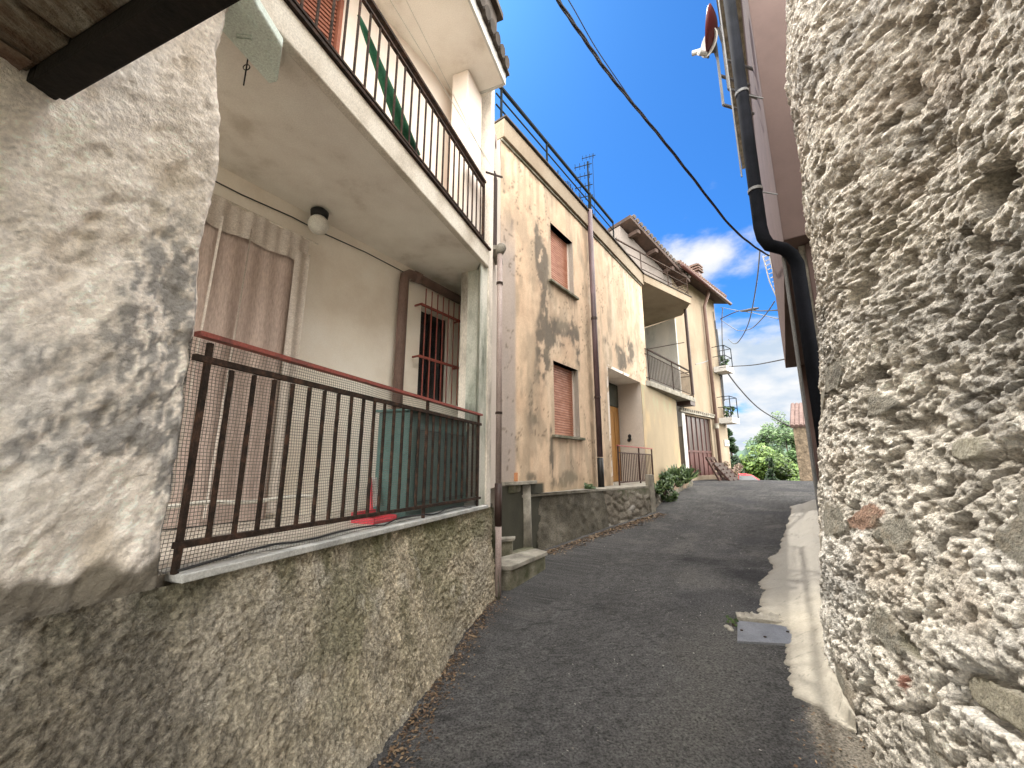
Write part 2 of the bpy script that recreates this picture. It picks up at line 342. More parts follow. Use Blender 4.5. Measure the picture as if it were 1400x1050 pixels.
# ================================================================== PASSAGE HOUSE (left foreground)
ph=thing('passage_house','old house with whitewashed bumpy wall and dark beamed passage overhead','house',P1.p(-4.4,0,0),20.5)
u=axis(-6.2,-3.03,.0125); z=axis(1.05,4.9,.0125); U,Zz=np.meshgrid(u,z,indexing='ij')
def leftdisp(U,Z):
    U=U*2.0
    w=fbm(U*1.3,Z*1.6,3,61); a=U*.8+Z*.6; b=-U*.6+Z*.8   # trowel marks run on a slant
    rg=1-np.abs(2*fbm(a*2.2,b*6.5,5,63,.55)-1)
    return .08*(w-.5)+.020*(rg-.6)+.020*(fbm(a*5,b*13,4,62)-.5)+.012*(fbm(U*30,Z*30,3,64)-.5)-.014*sstep(.60,.72,fbm(a*4,b*10,4,65))
edge=-3.03+.14*(sstep(1.6,4.4,Zz)*-1)+.035*(fbm(Zz*3,Zz*0+3,3,66)-.5)*2-.0
UU=np.where(U>-3.9,-3.9+(U+3.9)*( (edge+3.9)/(-3.03+3.9)),U)
D=leftdisp(UU,Zz); rnd=sstep(-.05,0,U+3.03); D=D-.05*rnd**2
pts=rows(P1,UU,Zz,D)
UQ=UU*2.1; n1=fbm(UQ*1.2,Zz*1.2,4,71); n2=fbm(UQ*5,Zz*5,4,72); n3=fbm(UQ*.6+9,Zz*.8,3,73)
c=np.ones(U.shape+(3,))*A(.90,.82,.725); c*=(.84+.34*n2)[...,None]
c=mix(c,A(.88,.85,.80),sstep(.45,.7,n1)*.6)
c=mix(c,A(.46,.37,.26),sstep(.55,.72,fbm(UQ*2.5+5,Zz*3.2,4,74))*.55)
def blob(U,Z,u0,z0,su,sz_): return np.exp(-(((U-u0)/su)**2+((Z-z0)/sz_)**2))
def at1(px,py): return P1.hit(px,py)
gm=0
for (px,py,su,sz_,w) in [(225,380,.13,.36,1.15),(205,470,.22,.22,.8),(170,590,.30,.13,.85),(60,490,.25,.10,.5),(120,600,.35,.10,.6),(228,700,.08,.35,.9),(20,700,.3,.12,.35),(258,420,.06,.25,.8),(245,560,.06,.3,.7)]:
    a_,b_=at1(px,py); gm=gm+w*blob(UU,Zz,a_,b_,su,sz_)
gm=np.clip(gm*(.12+.50*sstep(.38,.62,fbm(UQ*6,Zz*5,6,75,.65))+.7*sstep(.42,.6,fbm(UQ*26,Zz*26,4,76))),0,1)
c=mix(c,A(.25,.245,.235),sstep(.12,1.0,gm)*.85)
vn_=np.abs(fbm(UU*3,Zz*2.4,5,79)-.5); c=mix(c,A(.35,.31,.26),sstep(.012,.003,vn_)*.45); c*=(.85+.3*_h(np.floor(UU*90),np.floor(Zz*90),80))[...,None]
low=sstep(1.27,1.22,Zz+.12*(n2-.5)+.05*(n1-.5)+.05*(U+3.4)); c=mix(c,A(.17,.15,.115)*1.0,low*.95)
gridmesh('wall',pts,'whiteplaster',ph,c)
# thickness of the wall end and hidden back
mb=MB(); mb.box(P1,-6.2,-3.22,-.45,-.09,1.0,4.85); mb.box(P1,-3.215,-3.12,-.45,-.12,1.12,4.85); mb.build('wall_core','fascia',ph)
# ceiling: plastered flat tiles between joints
mb=MB()
for i in range(9):
    for j in range(6):
        u1=-3.711-.50*j; n0=-.12+i*.40; dz=random.uniform(0,.02)
        mb.box(P1,u1-.485,u1,n0,n0+.385,2.905+dz,3.06)
mb.build('ceiling','ceiling',ph,bevel=.006)
mb=MB(); mb.box(P1,-6.5,-3.73,-.3,3.6,3.085,3.3); mb.build('ceiling_backing','brick',ph)
mb=MB(); mb.box(P1,-3.71,-3.63,.06,3.5,2.85,3.30); mb.box(P1,-3.708,-3.632,-.3,.058,2.87,3.30); mb.build('beam','darkwood',ph,bevel=.008)
mb=MB()
for k in range(16): 
    n0=.07; mb.box(P1,-3.84-k*.13,-3.84-k*.13+.115,-.02+random.uniform(0,.02),n0+random.uniform(0,.10),2.87+random.uniform(0,.03),2.902)
mb.build('brick_course','brick',ph,bevel=.006)
mb=MB(); mb.box(P1,-3.84,-3.66,-.2,3.5,3.31,6.2); mb.build('upper_wall','fascia',ph)
# ================================================================== BALCONY HOUSE (left)
bh=thing('balcony_house','cream house with ground floor loggia, upper balcony and mossy stone base','house',P1.p(-1.4,-.6,0),20.5)
# mossy base wall, thicker at its foot
u=np.concatenate([axis(-6.2,-3.5,.02)[:-1],axis(-3.5,.26,.0115)]); z=axis(-.15,1.115,.0105); U,Zz=np.meshgrid(u,z,indexing='ij')
zr=np.clip((1.1-Zz)/1.1,0,1.15)
flare=(.02+.30*zr**1.2*sstep(.2,-2.2,U)+.07*zr)
top2=sstep(-3.0,-3.4,U); 
UB=np.where(U<-1.2,-1.2+(U+1.2)*2.0,U)
f1,f2,h=wor(UB*3.1,Zz*5.5,81)
D=flare+.05*(fbm(UB*1.5,Zz*2,3,82)-.5)+.035*(fbm(UB*7,Zz*9,4,83)-.5)+.016*(fbm(UB*35,Zz*35,3,84)-.5)-.014*sstep(.2,0,f2-f1)*(fbm(UB*2,Zz*2,2,85)>.9)+.02*(.5-wor(UB*24,Zz*32,86)[0])
pts=rows(P1,U,Zz,D)
n1=fbm(UB*1.2,Zz*1.5,4,91); n2=fbm(UB*6,Zz*7,5,92); n4=fbm(UB*30,Zz*30,3,94)
n5=_h(np.floor(U/.0115),np.floor(Zz/.0105),5)
c=np.ones(U.shape+(3,))*A(.49,.425,.31); c*=(.50+1.0*n2)[...,None]*(.5+.9*n4)[...,None]*(.75+.5*n5)[...,None]
c=mix(c,A(.42,.38,.30),sstep(.48,.66,n1)*.55)
moss=sstep(.44,.62,fbm(UB*1.6+3,Zz*2.2,5,95)); c=mix(c,A(.10,.105,.035),moss*.5*sstep(.0,.7,Zz)*sstep(-3.2,-2.2,U))
topm=np.exp(-((1.1-Zz)/.16)**2)*sstep(.35,.6,fbm(UB*4,Zz*2,4,96)); c=mix(c,A(.085,.09,.03),topm*.6)
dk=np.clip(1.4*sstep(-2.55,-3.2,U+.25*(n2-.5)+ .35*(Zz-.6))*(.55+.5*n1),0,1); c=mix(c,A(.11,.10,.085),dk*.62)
ora=blob(U,Zz,-3.75,.95,.13,.22); c=mix(c,A(.33,.22,.10),ora*.6)
refl_lt=np.exp(-((U+2.75+.55*(1.0-Zz)+.1*(n1-.5))/.14)**2)*sstep(.55,.95,Zz); c=mix(c,A(.50,.45,.37),refl_lt*.6)  # pale diagonal of reflected light painted into the wall colour
foot=np.exp(-(Zz/.10)**2); c=mix(c,A(.44,.42,.36),foot*.35*(n1>.4))
pz_=sstep(.64,.74,fbm(UB*3.3+7,Zz*4,3,97)); c=mix(c,A(.50,.46,.38),pz_*.5)
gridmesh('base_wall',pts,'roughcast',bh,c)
e=P1.p(.26,.02,0)
mb=MB(); mb.box(P1,-6.2,.25,-.6,-.06,-.2,1.08)
mb.add([P1.p(.262,-.6,-.15),P1.p(.262,.17,-.15),P1.p(.262,.06,1.11),P1.p(.262,-.6,1.11)],[(0,1,2,3),(3,2,1,0)]); mb.build('base_core','mossconc',bh)
# loggia shell
backA=PB.p(-2.2,0,0); backB=PB.p(3.45,0,0); cor=P1.p(-.02,-.03,0)
mb=MB(); mb.prism([P1.p(-3.6,-.06,0)[:2],P1.p(.2,-.06,0)[:2],PB.p(3.6,-.1,0)[:2],PB.p(-2.2,-.1,0)[:2]],1.085,1.145); mb.build('loggia_floor','floor',bh)
mb=MB(); mb.box(P1,-3.0,.12,-.14,.055,1.117,1.152); mb.build('ledge','marble',bh,bevel=.005)
# back wall with door and window openings (grid of cells)
def wallcells(fr,us,zs,holes,n=0,th=.2):
    mb=MB()
    for i in range(len(us)-1):
        for j in range(len(zs)-1):
            uc=(us[i]+us[i+1])/2; zc=(zs[j]+zs[j+1])/2
            if any(h[0]<uc<h[1] and h[2]<zc<h[3] for h in holes): continue
            mb.add([fr.p(us[i],n,zs[j]),fr.p(us[i+1],n,zs[j]),fr.p(us[i+1],n,zs[j+1]),fr.p(us[i],n,zs[j+1])],[(0,1,2,3)])
    for h in holes:
        a,b,c_,d=h; o=[(a,c_),(b,c_),(b,d),(a,d)]
        for k in range(4):
            p,q=o[k],o[(k+1)%4]
            mb.add([fr.p(p[0],n,p[1]),fr.p(q[0],n,q[1]),fr.p(q[0],n-th,q[1]),fr.p(p[0],n-th,p[1])],[(3,2,1,0)])
    return mb
mb=wallcells(PB,[-2.2,-.9,.72,2.47,3.06,3.5],[1.145,2.42,3.66,3.70,4.10],[(-.9,.72,1.145,3.70),(2.47,3.06,2.42,3.66)]); mb.build('loggia_wall','loggia',bh)
mb=MB(); mb.box(PB,-.93,.75,-.30,-.201,1.1,3.75); mb.build('door_back','glassdark',bh)
# end wall of the loggia and corner pier
mb=MB(); pe=[PB.p(3.45,.02,0)[:2],PB.p(3.55,-.25,0)[:2],P1.p(.18,-.30,0)[:2],P1.p(.18,-.02,0)[:2],P1.p(-.03,-.02,0)[:2]]
mb.prism(pe,1.153,4.10); mb.build('end_wall','endwall',bh)
mb=MB(); mb.box(P1,.183,.30,-.4,.0,.9,7.0); mb.build('corner_pier','pillar',bh)
# first floor slab with fascia
def bpoly(n): return [P1.p(-4.2,n,0)[:2],P1.p(.12,n,0)[:2],PB.p(3.7,-.1,0)[:2],PB.p(-2.2,-.1,0)[:2]]
mb=MB(); mb.prism(bpoly(-.05),4.10,4.28); mb.build('balcony_slab','soffit',bh)
mb=MB(); mb.box(P1,-4.2,.14,-.049,.02,4.075,4.31); mb.build('slab_edge','fascia',bh,bevel=.01)
mb=MB(); mb.box(P1,-4.2,.14,-.2,.045,4.311,4.335); mb.build('edge_tile','iron',bh)
# upper wall
PU=Fr(*PB.p(0,.45,0)[:2],33); uR=PU.hit(467,60)[0]; uL=uR-.85
uw=wallcells(PU,[-3,uL,uR,1.4,3.35],[4.281,6.40,7.0],[(uL,uR,4.3,6.40)]); uw.build('upper_wall','upwall',bh)
mb=MB(); mb.box(PU,uL-.02,uR+.02,-.14,-.10,4.28,6.45); sh_=mb.build('shutter','brownshutter',bh)
mb=MB()
for k in range(39): mb.box(PU,uL+.06,uR-.04,-.099,-.08,4.34+k*.052,4.34+k*.052+.03)
mb.box(PU,uL,uL+.05,-.099,-.05,4.29,6.39); mb.box(PU,uR-.035,uR,-.099,-.03,4.29,6.39); mb.build('louvre','brownshutter',sh_)
mb=MB(); mb.tube([PB.p(3.25,.56,4.3),PB.p(3.25,.56,6.69)],.05,12); mb.tube([PB.p(3.25,.56,6.4),PB.p(3.25,.56,6.6)],.066,12); mb.build('inner_downpipe','brownpipe',bh,smooth=True)
# upper pillar and roof
mb=MB(); mb.box(P1,-.34,.10,-.34,-.10,4.336,6.70); mb.build('pillar','upwall',bh,bevel=.02)
RS=[P1.p(-4.2,.10,0)[:2],(-.12,4.525),P1.p(.55,-1.6,0)[:2],PB.p(-2,-.5,0)[:2]]
RS[0]=(-.12-.35*4.2,4.525-.937*4.2)
mb=MB(); mb.prism(RS,6.70,6.83); mb.build('roof_slab','soffit',bh)
RF=Fr(-.12,4.525,20.5)
mb=MB(); mb.box(RF,-4.2,.02,.0,.03,6.68,6.86); mb.box(RF,.0,.03,-1.8,.0,6.68,6.86); mb.build('roof_fascia','white',bh,bevel=.006)
mb=MB()
for k in range(26):
    u0=-4.1+k*.16; mb.tube([RF.p(u0,.10,6.90),RF.p(u0,-1.2,7.18)],.075,8)
for k in range(8): mb.tube([RF.p(.02,-.05-k*.16,6.93+.03*k),RF.p(.10,-.05-k*.16,6.92+.03*k)],.07,8)
mb.box(RF,-4.2,.06,-1.0,.07,6.862,6.90); mb.build('roof_tiles','tiledark',bh)
mb=MB(); q=RF
mb.box(RF,-.62,-.18,-.35,-.02,6.93,7.62); mb.box(RF,-.68,-.12,-.40,.05,7.60,7.70); mb.build('chimney','tiledark',bh,bevel=.01)
# link wall between the two houses with a tall dark shutter
LK=[P1.p(.30,-.05,0)[:2],(-.17,6.10)]
la=math.degrees(math.atan2(LK[1][0]-LK[0][0],LK[1][1]-LK[0][1])); FL=Fr(LK[0][0],LK[0][1],la)
ll=math.hypot(LK[1][0]-LK[0][0],LK[1][1]-LK[0][1])
mb=MB(); mb.box(FL,.01,ll,-.2,0,1.3,6.66); mb.build('side_wall','jamb',bh)
# railings -----------------------------------------------------------
def baluster_row(fr,us,n,z0,z1,w,parent,m,group=None,top=None):
    base=None; h=z1-z0
    me=None
    for uu in us:
        if me is None:
            b=MB(); b.v=[(x*w/2,y*w/2,zz) for zz in (0,h) for x,y in ((-1,-1),(1,-1),(1,1),(-1,1))]; b.f=[(3,2,1,0),(4,5,6,7),(0,1,5,4),(1,2,6,5),(2,3,7,6),(3,0,4,7)]
            me=bpy.data.meshes.new('baluster'); me.from_pydata(b.v,[],b.f); me.materials.append(MT[m])
        o=bpy.data.objects.new('baluster',me); C.objects.link(o); o.parent=parent
        o.location=rootmat(parent).inverted()@Vector(fr.p(uu,n,z0))
        o.rotation_euler=(0,0,math.radians(90-fr.az)-sum(q.rotation_euler.z for q in anc(parent)))
def anc(o):
    while o is not None: yield o; o=o.parent
rl=MB(); rl.bar(P1.p(-3.06,.0,2.185),P1.p(-.0,.0,2.16),.05,.022); rail=rl.build('railing','rustred',bh)
mb=MB(); mb.bar(P1.p(-3.06,.0,2.075),P1.p(-.0,.0,2.05),.028,.028); mb.build('upper_rail','iron',rail)
mb=MB(); mb.bar(P1.p(-3.02,.0,1.265),P1.p(-.0,.0,1.235),.03,.025); mb.build('lower_rail','iron',rail)
baluster_row(P1,[-3.0+.1165*i for i in range(26) if i not in(0,16)],0,1.262,2.05,.017,rail,'iron')
for uu in (-3.0,-1.13,-.06): MB().bar(P1.p(uu,0,1.15),P1.p(uu,0,2.155),.022).build('post','iron',rail)
# upper railing
mb=MB(); mb.bar(P1.p(-4.1,-.01,5.262),P1.p(.02,-.01,5.235),.055,.028); ur=mb.build('railing','iron',bh)
mb=MB(); mb.bar(P1.p(-4.1,-.01,5.185),P1.p(.0,-.01,5.155),.03,.02); mb.bar(P1.p(-4.1,-.01,4.43),P1.p(.0,-.01,4.41),.03,.02); mb.build('rail','iron',ur)
baluster_row(P1,[-4.05+.1165*i for i in range(35)],-.01,4.345,5.17,.014,ur,'iron')
mb=MB(); mb.bar(P1.p(0,-.01,4.336),P1.p(0,-.01,5.22),.03); mb.bar(P1.p(-.30,.16,5.10),P1.p(.22,.16,5.42),.018,.02)
mb.build('clothesline_arm','iron',ur)
for (a,b) in (((565,0),(662,215)),((530,0),(672,228))):
    ua,za=P1.hit(*a,n=.16); ub,zb=P1.hit(*b,n=.16)
    mb=MB(); mb.tube([P1.p(ua-1.0,.16,za-.0),P1.p(ub,.16,zb)],.0035,5); one('clothesline',mb,'rope','thin washing line strung over the upper balcony rail, '+('upper' if a[0]==565 else 'lower')+' of two','washing line','washing lines')
# green folded parasol on the balcony
mb=MB(); a=P1.p(-2.36,-.22,5.12); b=P1.p(-1.42,-.22,4.36)
a=Vector(P1.p(*P1.hit(490,20,-.14)[:1],-.14,P1.hit(490,20,-.14)[1])); ub,zb=P1.hit(566,215,-.14); b=Vector(P1.p(ub,-.14,zb))
mb.tube([a,a.lerp(b,.08),a.lerp(b,.5),b],[.012,.025,.055,.07],9)
pt=thing('folded_parasol','dark green folded parasol leaning behind the upper balcony railing','parasol',tuple(b))
mb.build('canopy','green',pt,smooth=True); mb=MB(); mb.tube([b,b+(b-a)*.03],.015,8); mb.build('pole','white',pt)
# window in loggia
wf=MB(); wf.box(PB,2.472,3.058,-.20,-.14,2.422,3.658); win=wf.build('window','glassdark',bh)
mb=MB()
for a_,b_ in ((2.472,2.51),(2.745,2.785),(3.02,3.058)): mb.box(PB,a_,b_,-.139,-.11,2.422,3.658)
mb.build('frame','brownsleeve',win)
mb=MB()
for k in range(7): mb.tube([PB.p(2.44+k*.11,.11,2.40),PB.p(2.44+k*.11,.11,3.86)],.008,6)
for zz in (2.93,3.62): mb.bar(PB.p(2.36,.11,zz),PB.p(3.14,.11,zz),.025,.03); mb.bar(PB.p(2.36,.0,zz),PB.p(2.36,.12,zz),.02); mb.bar(PB.p(3.12,.0,zz),PB.p(3.12,.12,zz),.02)
mb.build('grille','rustred',win)
# brown pipe run in loggia
mb=MB(); mb.tube([PB.p(2.08,.09,1.15),PB.p(2.08,.09,3.80),PB.p(2.09,.09,3.90),PB.p(2.16,.09,3.955),PB.p(2.3,.09,3.965),PB.p(3.42,.09,3.95)],.06,12)
mb.tube([PB.p(2.24,.09,3.96),PB.p(2.34,.09,3.965)],.072,12); one('pipe_run',mb,'brownpipe','brown waste pipe climbing the loggia wall and turning along the ceiling above the window','pipe',smooth=True)
# ceiling lamp
c0=PB.p(.90,.16,3.93); lp=thing('globe_lamp','white globe lamp with black collar under the loggia ceiling','lamp',c0)
MB().sphere(c0,.098).build('globe','globe',lp,smooth=True); MB().tube([(c0[0],c0[1],4.098),(c0[0],c0[1],4.07),(c0[0],c0[1],4.01)],[.055,.085,.078],16).build('collar','black',lp,smooth=True)
pts_=[]
for i,(px,py) in enumerate([(279,222),(279,240),(330,266),(400,297),(440,318),(500,345),(552,372)]):
    uu,zz=PB.hit(px,py,.02); pts_.append(PB.p(uu,.02,zz))
mb=MB(); mb.tube(pts_,.006,6); one('wire',mb,'black','black electric wire clipped along the top of the loggia wall','wire')
# curtain
def curtain():
    cu=thing('door_curtain','mauve cloth curtain with white lace valance over the loggia door','curtain',PB.p(0,.05,1.2),33)
    u=axis(-1.2,.76,.012); z=axis(1.155,3.70,.05); U,Zz=np.meshgrid(u,z,indexing='ij')
    D=.07+.010*np.sin(U*17+1.8*np.sin(Zz*.9)+3*fbm(U,Zz*.4,2,8))*(.5+.5*(3.7-Zz)/2.5)+.005*np.sin(U*43+Zz)+.01*(fbm(U*4,Zz,3,7)-.5)
    gridmesh('cloth',rows(PB,U,Zz,D),'curtain',cu)
    u=axis(-1.2,.86,.01); z=axis(0,1,.1); U,V=np.meshgrid(u,z,indexing='ij')
    dr=.26+.015*np.abs(np.sin(U*9)); Zz=3.76-V*dr; D=.105+.005*np.sin(U*60)+.008*np.sin(U*19+2*V)
    gridmesh('valance',rows(PB,U,Zz,D),'sheer',cu)
    for (u0,u1) in ((.74,.87),(.12,.135),(.34,.355),(-.4,-.385)):
        u=axis(u0,u1,(u1-u0)/6); z=axis(1.2,3.6,.1); U,Zz=np.meshgrid(u,z,indexing='ij'); D=.115+.01*np.sin(U*70+Zz)
        gridmesh('lace_strip',rows(PB,U-.06*(3.6-Zz)*.3*(u1-u0<.05),Zz,D),'sheer',cu)
    mb=MB(); mb.tube([PB.p(-1.2,.10,3.76),PB.p(.95,.10,3.76)],.009,8); mb.build('curtain_rod','fascia',cu)
curtain()
# green cabinet
cb=thing('cabinet','teal two door cupboard standing behind the loggia railing','cupboard',P1.p(-.65,-.5,1.15),20.5)
MB().box(P1,-1.16,-.05,-.50,-.16,1.15,2.07).build('carcass','teal',cb,bevel=.006)
for a_,b_ in ((-1.14,-.61),(-.60,-.07)):
    d=MB().box(P1,a_,b_,-.158,-.138,1.20,1.97).build('door','teal',cb,bevel=.004)
    mb=MB()
    for (x0,x1,z0,z1) in ((a_+.06,b_-.06,1.26,1.92),): 
        mb.box(P1,x0,x0+.02,-.137,-.128,z0,z1); mb.box(P1,x1-.02,x1,-.137,-.128,z0,z1); mb.box(P1,x0+.021,x1-.021,-.137,-.128,z0,z0+.02); mb.box(P1,x0+.021,x1-.021,-.137,-.128,z1-.02,z1)
    mb.build('moulding','tealdark',d)
MB().box(P1,-1.19,-.03,-.53,-.12,2.071,2.095).build('top','teal',cb,bevel=.005)
# dustpan
uu,zz=P1.hit(512,688,-.3); dp=thing('dustpan','red long handled dustpan standing on the loggia floor beside the teal cupboard','dustpan',P1.p(uu,-.3,1.15))
b0=Vector(P1.p(uu,-.3,1.146)); ex=Vector((*P1.d,0)); en=Vector((*P1.nn,0)); ez=Vector((0,0,1))
def P_(a,b,c_): return b0+ex*a+en*b+ez*c_
mb=MB(); mb.hexa([P_(-.14,-.1,.0),P_(.14,-.1,.0),P_(.14,.12,0),P_(-.14,.12,0),P_(-.14,-.1,.012),P_(.14,-.1,.012),P_(.14,.12,.012),P_(-.14,.12,.012)])
mb.bar(P_(-.14,-.1,.04),P_(.14,-.1,.04),.012,.08); mb.bar(P_(-.14,-.1,.03),P_(-.14,.12,.015),.01,.05); mb.bar(P_(.14,-.1,.03),P_(.14,.12,.015),.01,.05); mb.build('pan','red',dp)
mb=MB(); mb.bar(P_(.10,-.11,.06),P_(.12,-.16,.34),.022,.022); mb.build('handle','red',dp)
MB().bar(P_(.155,-.11,.10),P_(.17,-.16,.34),.04,.03).build('brush','white',dp)
# netting on the railing
mb=MB(); x=-3.1
def wob(u_,z_): return -.022+.014*math.sin(u_*9+z_*3)+.008*math.sin(z_*14+u_*4)
def strip(p0,p1,ax,w=.0011):
    a=[Vector(p) for p in p0]; return a
for k in range(int(3.1/.0165)):
    uu=-3.12+k*.0165; zs=[1.155+j*.17 for j in range(7)]
    pl=[P1.p(uu+.006*math.sin(zz*7+uu*3),wob(uu,zz),zz) for zz in zs]
    for j in range(6): mb.add([P1.p(*q) for q in []] if False else [tuple(Vector(pl[j])-ex*.0014),tuple(Vector(pl[j])+ex*.0014),tuple(Vector(pl[j+1])+ex*.0014),tuple(Vector(pl[j+1])-ex*.0014)],[(0,1,2,3)])
for k in range(62):
    zz=1.157+k*.0165; 
    for j in range(20):
        ua=-3.12+j*.155; ub=ua+.155
        za=zz+.006*math.sin(ua*5+zz*3); zb=zz+.006*math.sin(ub*5+zz*3); p=Vector(P1.p(ua,wob(ua,zz),za)); q=Vector(P1.p(ub,wob(ub,zz),zb))
        mb.add([p-ez*.0014,q-ez*.0014,q+ez*.0014,p+ez*.0014],[(0,1,2,3)])
one('wire_netting',mb,'net','fine dark mesh netting tied behind the loggia railing','netting')
mb=MB(); mb.tube([P1.p(-3.0+.15*k,.02+.03*math.sin(k*1.1),1.165+.03*abs(math.sin(k*.7))) for k in range(19)],.006,6); one('cable',mb,'black','dark cable trailing along the marble ledge under the railing','cable')
mb=MB(); mb.tube([PB.p(-.9+.1*k,.35+.01*math.sin(k*2),1.33-.01*math.sin(k)) for k in range(20)],.016,8); one('rope',mb,'rope','thick pale rope stretched low across the loggia by the curtain','rope')
# mint panel under the slab
zp=3.98
pp=[(300,-30),(334,-30),(352,10),(386,65),(379,113),(368,115),(314,55),(300,40)]
poly=[atz(a,b,zp)[:2] for a,b in pp]; mp_=thing('plastic_panel','pale mint moulded plastic panel hung under the balcony slab','panel',(*poly[4],zp))
MB().prism(poly,zp,zp+.07).build('panel','mint',mp_,bevel=.012)
mb=MB()
for (a,b) in (((323,5),(350,37)),((324,48),(344,50)),((324,53),(344,55)),((364,70),(374,102)),((366,55),(380,60))):
    A0=atz(*a,zp-.004); B0=atz(*b,zp-.004); mb.bar(A0,B0,.012,.008)
mb.build('rib','mint',mp_)
h0=Vector(atz(337,92,3.93)); mb=MB(); mb.tube([h0+Vector((0,0,.12)),h0,h0+Vector((0,0,-.13))],.004,6); mb.tube([h0+Vector((.02*math.cos(t),0,.02*math.sin(t))) for t in np.linspace(0,6.28,12)],.003,5); mb.build('hook','black',mp_)
# front downpipe at the corner
ax_=P1.p(.30,.10,0)
dpip=thing('downpipe','tall faded mauve downpipe with dark sleeve at the corner of the cream house','downpipe',(ax_[0],ax_[1],.1))
mb=MB(); mb.tube([(ax_[0],ax_[1],1.30),(ax_[0],ax_[1],4.40)],.036,14); mb.tube([(ax_[0],ax_[1],.16),(ax_[0],ax_[1],.93)],.042,14); mb.build('pipe','mauvepipe',dpip,smooth=True)
MB().tube([(ax_[0],ax_[1],.90),(ax_[0],ax_[1],1.38)],.044,14).build('sleeve','brownsleeve',dpip,smooth=True)
MB().tube([(ax_[0],ax_[1],4.33),(ax_[0],ax_[1],4.37),(ax_[0]+.02,ax_[1],4.43),(ax_[0]+.03,ax_[1]+.05,4.47)],[.042,.06,.068,.05],14).build('elbow','conc',dpip,smooth=True)
for zz in (2.2,3.9): MB().tube([(ax_[0],ax_[1],zz),(ax_[0],ax_[1],zz+.03)],.044,14).build('bracket','iron',dpip)
mb=MB(); mb.box(FL,.10,.30,.0,.05,4.55,5.72)
for k in range(4): mb.box(FL,.12+.045*k,.13+.045*k,.051,.06,4.6,5.7)
one('tall_shutter',mb,'brownsleeve','narrow dark brown shutter beside the upper balcony end','shutter')
mb=MB(); mb.box(FL,.06,.50,.0,.12,4.47,4.53); mb.build('sill','conc',bh)
# ================================================================== TERRACE HOUSE (peach, stained)
th=thing('terrace_house','long peach rendered house with black mould streaks and a railed roof terrace','house',P2.p(2,0,1),36.4)
W1=(-.01,.93,5.09,6.36); W2=(0.0,.99,2.12,3.50); EN=(2.56,4.86,1.13,3.88)
holes=[W1,W2,EN]
us=axis(-1.62,5.56,.035,[h[0] for h in holes]+[h[1] for h in holes]); zs=axis(.3,7.12,.035,[h[2] for h in holes]+[h[3] for h in holes])
U,Zz=np.meshgrid(us,zs,indexing='ij')
D=.012*(fbm(U*1.5,Zz*1.5,3,101)-.5)+.006*(fbm(U*9,Zz*7,3,102)-.5)
n1=fbm(U*1.1,Zz*.5,5,111); n2=fbm(U*5,Zz*3.5,5,112); n3=fbm(U*3.2,Zz*.35,4,113); n4=fbm(U*14,Zz*9,4,114)
c=np.ones(U.shape+(3,))*A(.76,.585,.43)
c=mix(c,A(.77,.66,.53),sstep(.45,.65,n1)*.7)
c=mix(c,A(.62,.45,.32),sstep(.5,.7,fbm(U*2,Zz*1.2,4,115))*.6)
c=mix(c,A(.42,.34,.25),sstep(.50,.72,n3)*sstep(.35,.6,n2)*.7)
c*=(.86+.28*n4)[...,None]
def a2(px,py): return P2.hit(px,py)
gm=0
for (px,py,su,sz_,w) in [(735,330,.10,.55,1.1),(745,380,.16,.7,1.1),(742,480,.22,.55,1.3),(760,460,.4,.30,.8),(730,560,.22,.55,.55),(790,480,.10,.45,1.0),(775,450,.4,.2,.6),(754,625,.06,.42,1.6),(775,655,.45,.14,1.1),(725,655,.25,.12,.6),(745,400,.12,.35,1.2),(783,440,.06,.4,1.0),(700,300,.1,.5,.35),(715,290,.08,.4,.3),(850,492,.35,.28,1.5),(862,480,.25,.35,1.0),(835,470,.5,.12,.6),(823,650,.25,.16,.5),(725,240,.15,.4,.25),(870,470,.2,.5,.4)]:
    a_,b_=a2(px,py); gm=gm+w*blob(U,Zz,a_,b_,su,sz_)
gm=gm*(.15+1.7*sstep(.3,.7,.55*n2+.45*n4)); gm=np.clip(gm,0,1)
c=mix(c,A(.10,.09,.075),sstep(.12,.85,gm)*.86)
c=mix(c,A(.34,.29,.22),sstep(.54,.66,fbm(U*4,Zz*1.4,5,121))*.45)
c=c*A(.73,.70,.66); c=mix(c,A(.30,.26,.24),(sstep(-1.18,-1.22,U))*sstep(6,4.8,Zz)*.8)
cr=np.abs(fbm(U*2.1+3,Zz*2.1,5,118)-.5); c=mix(c,A(.12,.09,.06),sstep(.010,.002,cr)*(fbm(U*.9,Zz*.9,2,119)>.5)*.75)

dr1=sstep(.50,.66,fbm(U*11,Zz*.5,4,141)); dr2=sstep(.46,.6,fbm(U*16,Zz*.8,3,142))
c=mix(c,A(.22,.18,.13),dr1*sstep(5.6,7.2,Zz)*.55)
for h_ in (W1,W2):
    for e_ in (h_[0]-.06,h_[1]+.06): c=mix(c,A(.13,.11,.08),np.exp(-((U-e_)/.07)**2)*sstep(h_[2]-1.15,h_[2]-.05,Zz)*(Zz<h_[2]-.02)*(.3+.7*dr2)*.75)
    c=mix(c,A(.27,.21,.15),((U>h_[0]-.1)&(U<h_[1]+.1))*sstep(h_[2]-.9,h_[2]-.05,Zz)*(Zz<h_[2])*dr2*.5)
grime=sstep(1.6,1.1,Zz); c=mix(c,A(.22,.17,.10),grime*.5*n2*1.5); c=mix(c,A(.040,.038,.026)*(.6+.8*n2)[...,None],sstep(1.32,1.28,Zz)*sstep(-.35,-.45,U))  # below the slab the stair recess shade is painted into the facade colour
uc=(us[:-1]+us[1:])/2; zc=(zs[:-1]+zs[1:])/2; UC,ZC=np.meshgrid(uc,zc,indexing='ij'); keep=np.ones(UC.shape,bool)
